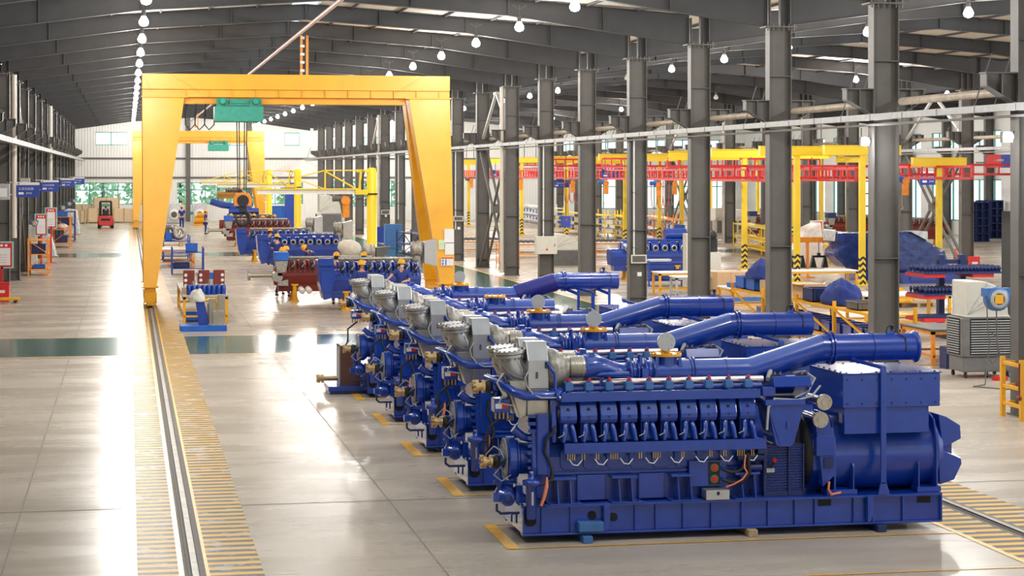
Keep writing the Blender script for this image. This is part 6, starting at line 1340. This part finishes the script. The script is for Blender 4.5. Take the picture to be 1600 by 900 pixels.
# yellow frame at the near column, white pipes of a test bench
t = thing('part_rack', 'yellow pipe frame rack cut by the picture edge, chain hanging at its post', 'rack', (15.86, 33.45, 0))
for x in (0, 1.1):
    for y in (0, .8): MB().box(x - .04, x + .04, y - .04, y + .04, 0, 1.1).build('post', YEL, t)
for z in (.28, .6, 1.02): MB().box(0, 1.1, -.03, .03, z - .06, z).box(0, 1.1, .77, .83, z - .06, z).box(-.03, .03, 0, .8, z - .06, z).box(1.07, 1.13, 0, .8, z - .06, z).build('rail', YEL, t)
MB().bar((0, 0, .62), (.5, 0, 1.0), .05).bar((0, 0, .3), (.5, 0, .55), .05).build('diagonal_brace', YEL, t); MB().tube([(-.07, -.05, 1.05), (-.08, -.06, .8), (-.08, -.06, .45)], .018, 6).sphere((-.08, -.06, .42), .05).build('chain', MAROON, t)
t = thing('panel_cabinet', 'tall pale cabinet at the picture edge behind the yellow frame', 'cabinet', (20.05, 42.6, 0)); MB().box(0, .9, 0, .5, 1.2, 3.5).build('door', WHITE, t, None, .01); MB().box(-.1, 1.0, .05, .55, 0, 3.6).build('body', GREYD, t)
# orange crane frame far in the bay and dark rack of castings
t = thing('casting_rack', 'dark navy rack of white castings against the side windows', 'rack', AY(1330, 380, 135) * 1 - Vector((0, 0, AY(1330, 380, 135).z)))
for x in (0, 1.6, 3.2):
    MB().box(x - .05, x + .05, -.05, .05, 0, 4).build('upright', NAVY, t)
for z in (.3, 1.2, 2.1, 3.0, 3.9): MB().box(0, 3.2, -.3, .5, z - .08, z).build('shelf', NAVY, t)
for (u, y, lab) in ((1525, 120, 'blue pigeonhole rack of pale parts in the side bay, by the downpipe'), (1548, 126, 'second blue pigeonhole rack of pale parts in the side bay')):
    p = AY(u, 380, y); p.z = 0; t = thing('pigeonhole_rack', lab, 'rack', p); MB().box(-.9, .9, .4, .45, 0, 2.6).build('back_panel', NAVY, t)
    for k in range(5): MB().box(-.9 + k * .45 - .03, -.9 + k * .45 + .03, 0, .4, 0, 2.6).build('divider', NAVY, t)
    for k in range(6): MB().box(-.9, .9, 0, .4, k * .5, k * .5 + .05).build('shelf', NAVY, t)
for k, (u, v, y, lab) in enumerate(((1493, 384, 92, 'red fire extinguisher cylinder by the braced column'), (1522, 412, 84, 'red fire box sign behind the cantilever rack'))):
    p = AY(u, v, y); p.z = 0
    if k == 0: one('fire_extinguisher', MB().lathe([(.1, 0), (.11, .02), (.11, .5), (.04, .6), (.04, .68)], n=14).box(-.06, .06, -.03, .03, .66, .72), RED, lab, 'extinguisher', p + Vector((0, 0, 1.0)) * 0)
    else: bb = thing('fire_box', lab, 'fire box', p); bb.scale = (.7, .7, .7); MB().box(-.35, .35, -.12, .12, 0, 1.0).build('box', RED, bb, None, .01); MB().box(-.2, .2, -.13, -.12, .5, .65).build('label', PAPER, bb)
# sacks and pallet goods behind the cantilever rack
for k, (x, y, m, lab) in enumerate(((27.2, 62.5, YEL, 'yellow castings bundle on the pallet behind the cantilever rack'), (26.0, 62.8, WOOD, 'brown casting on the pallet behind the cantilever rack'), (24.2, 63, STEEL, 'round steel flange standing on the pallet'))):
    if k < 2: cloth((x - 2, y, .16), (.5, .4, .45), lab, m, k + 20)
    else: one('steel_flange', MB().cyl((0, -.06, .42), (0, .06, .42), .3, n=20).cyl((0, -.08, .42), (0, -.06, .42), .2).box(-.1, .1, -.05, .05, 0, .14), m, lab, 'flange', (23.0, 63, .15))
for k, x in enumerate((22.6, 24.0, 25.4)):
    t = thing('wooden_pallet', ['wooden pallet carrying the round flange', 'wooden pallet carrying the brown casting', 'wooden pallet carrying the yellow bundle'][k], 'pallet', (x - .1, 62.4, 0)); b = MB()
    for q in range(5): b.box(0, 1.2, q * .24, q * .24 + .16, .12, .15)
    b.build('deck_boards', WOOD, t); MB().box(0, .1, 0, 1.12, 0, .12).box(.55, .65, 0, 1.12, 0, .12).box(1.1, 1.2, 0, 1.12, 0, .12).build('bearer', WOOD, t)
# ---------------------------------------------------------------- trees outside the end windows
LEAF = mat('leaf', (.36, .58, .36), .7, var=.3, scale=2); BARK = mat('bark', (.1, .07, .05), .9)
def tree(x, y, h, seed, lab):
    rnd = random.Random(seed); t = thing('tree', lab, 'tree', (x, y, 0), 0, 'trees outside the end wall windows')
    MB().tube([(0, 0, 0), (.1, 0, h * .5), (0, .1, h * .9)], [.2, .15, .05], 8).build('trunk', BARK, t); b = MB()
    for k in range(300):
        a = rnd.uniform(0, 2 * PI); r = 1.7 * rnd.random() ** .5; z = rnd.uniform(.6, h); p = Vector((r * math.cos(a), r * math.sin(a) * .6, z)); d = Vector((rnd.uniform(-1, 1), rnd.uniform(-1, 1), rnd.uniform(-.5, 1))).normalized() * .32; e = d.orthogonal().normalized() * .2
        b.add([p - d, p + e, p + d, p - e], [(0, 1, 2, 3)])
    b.build('foliage', LEAF, t)
for k in range(13): tree(-6 + k * 3.6, YB + 7 + (k % 3), 4.6 + (k % 2) * .5, k, 'green tree outside the end wall windows')
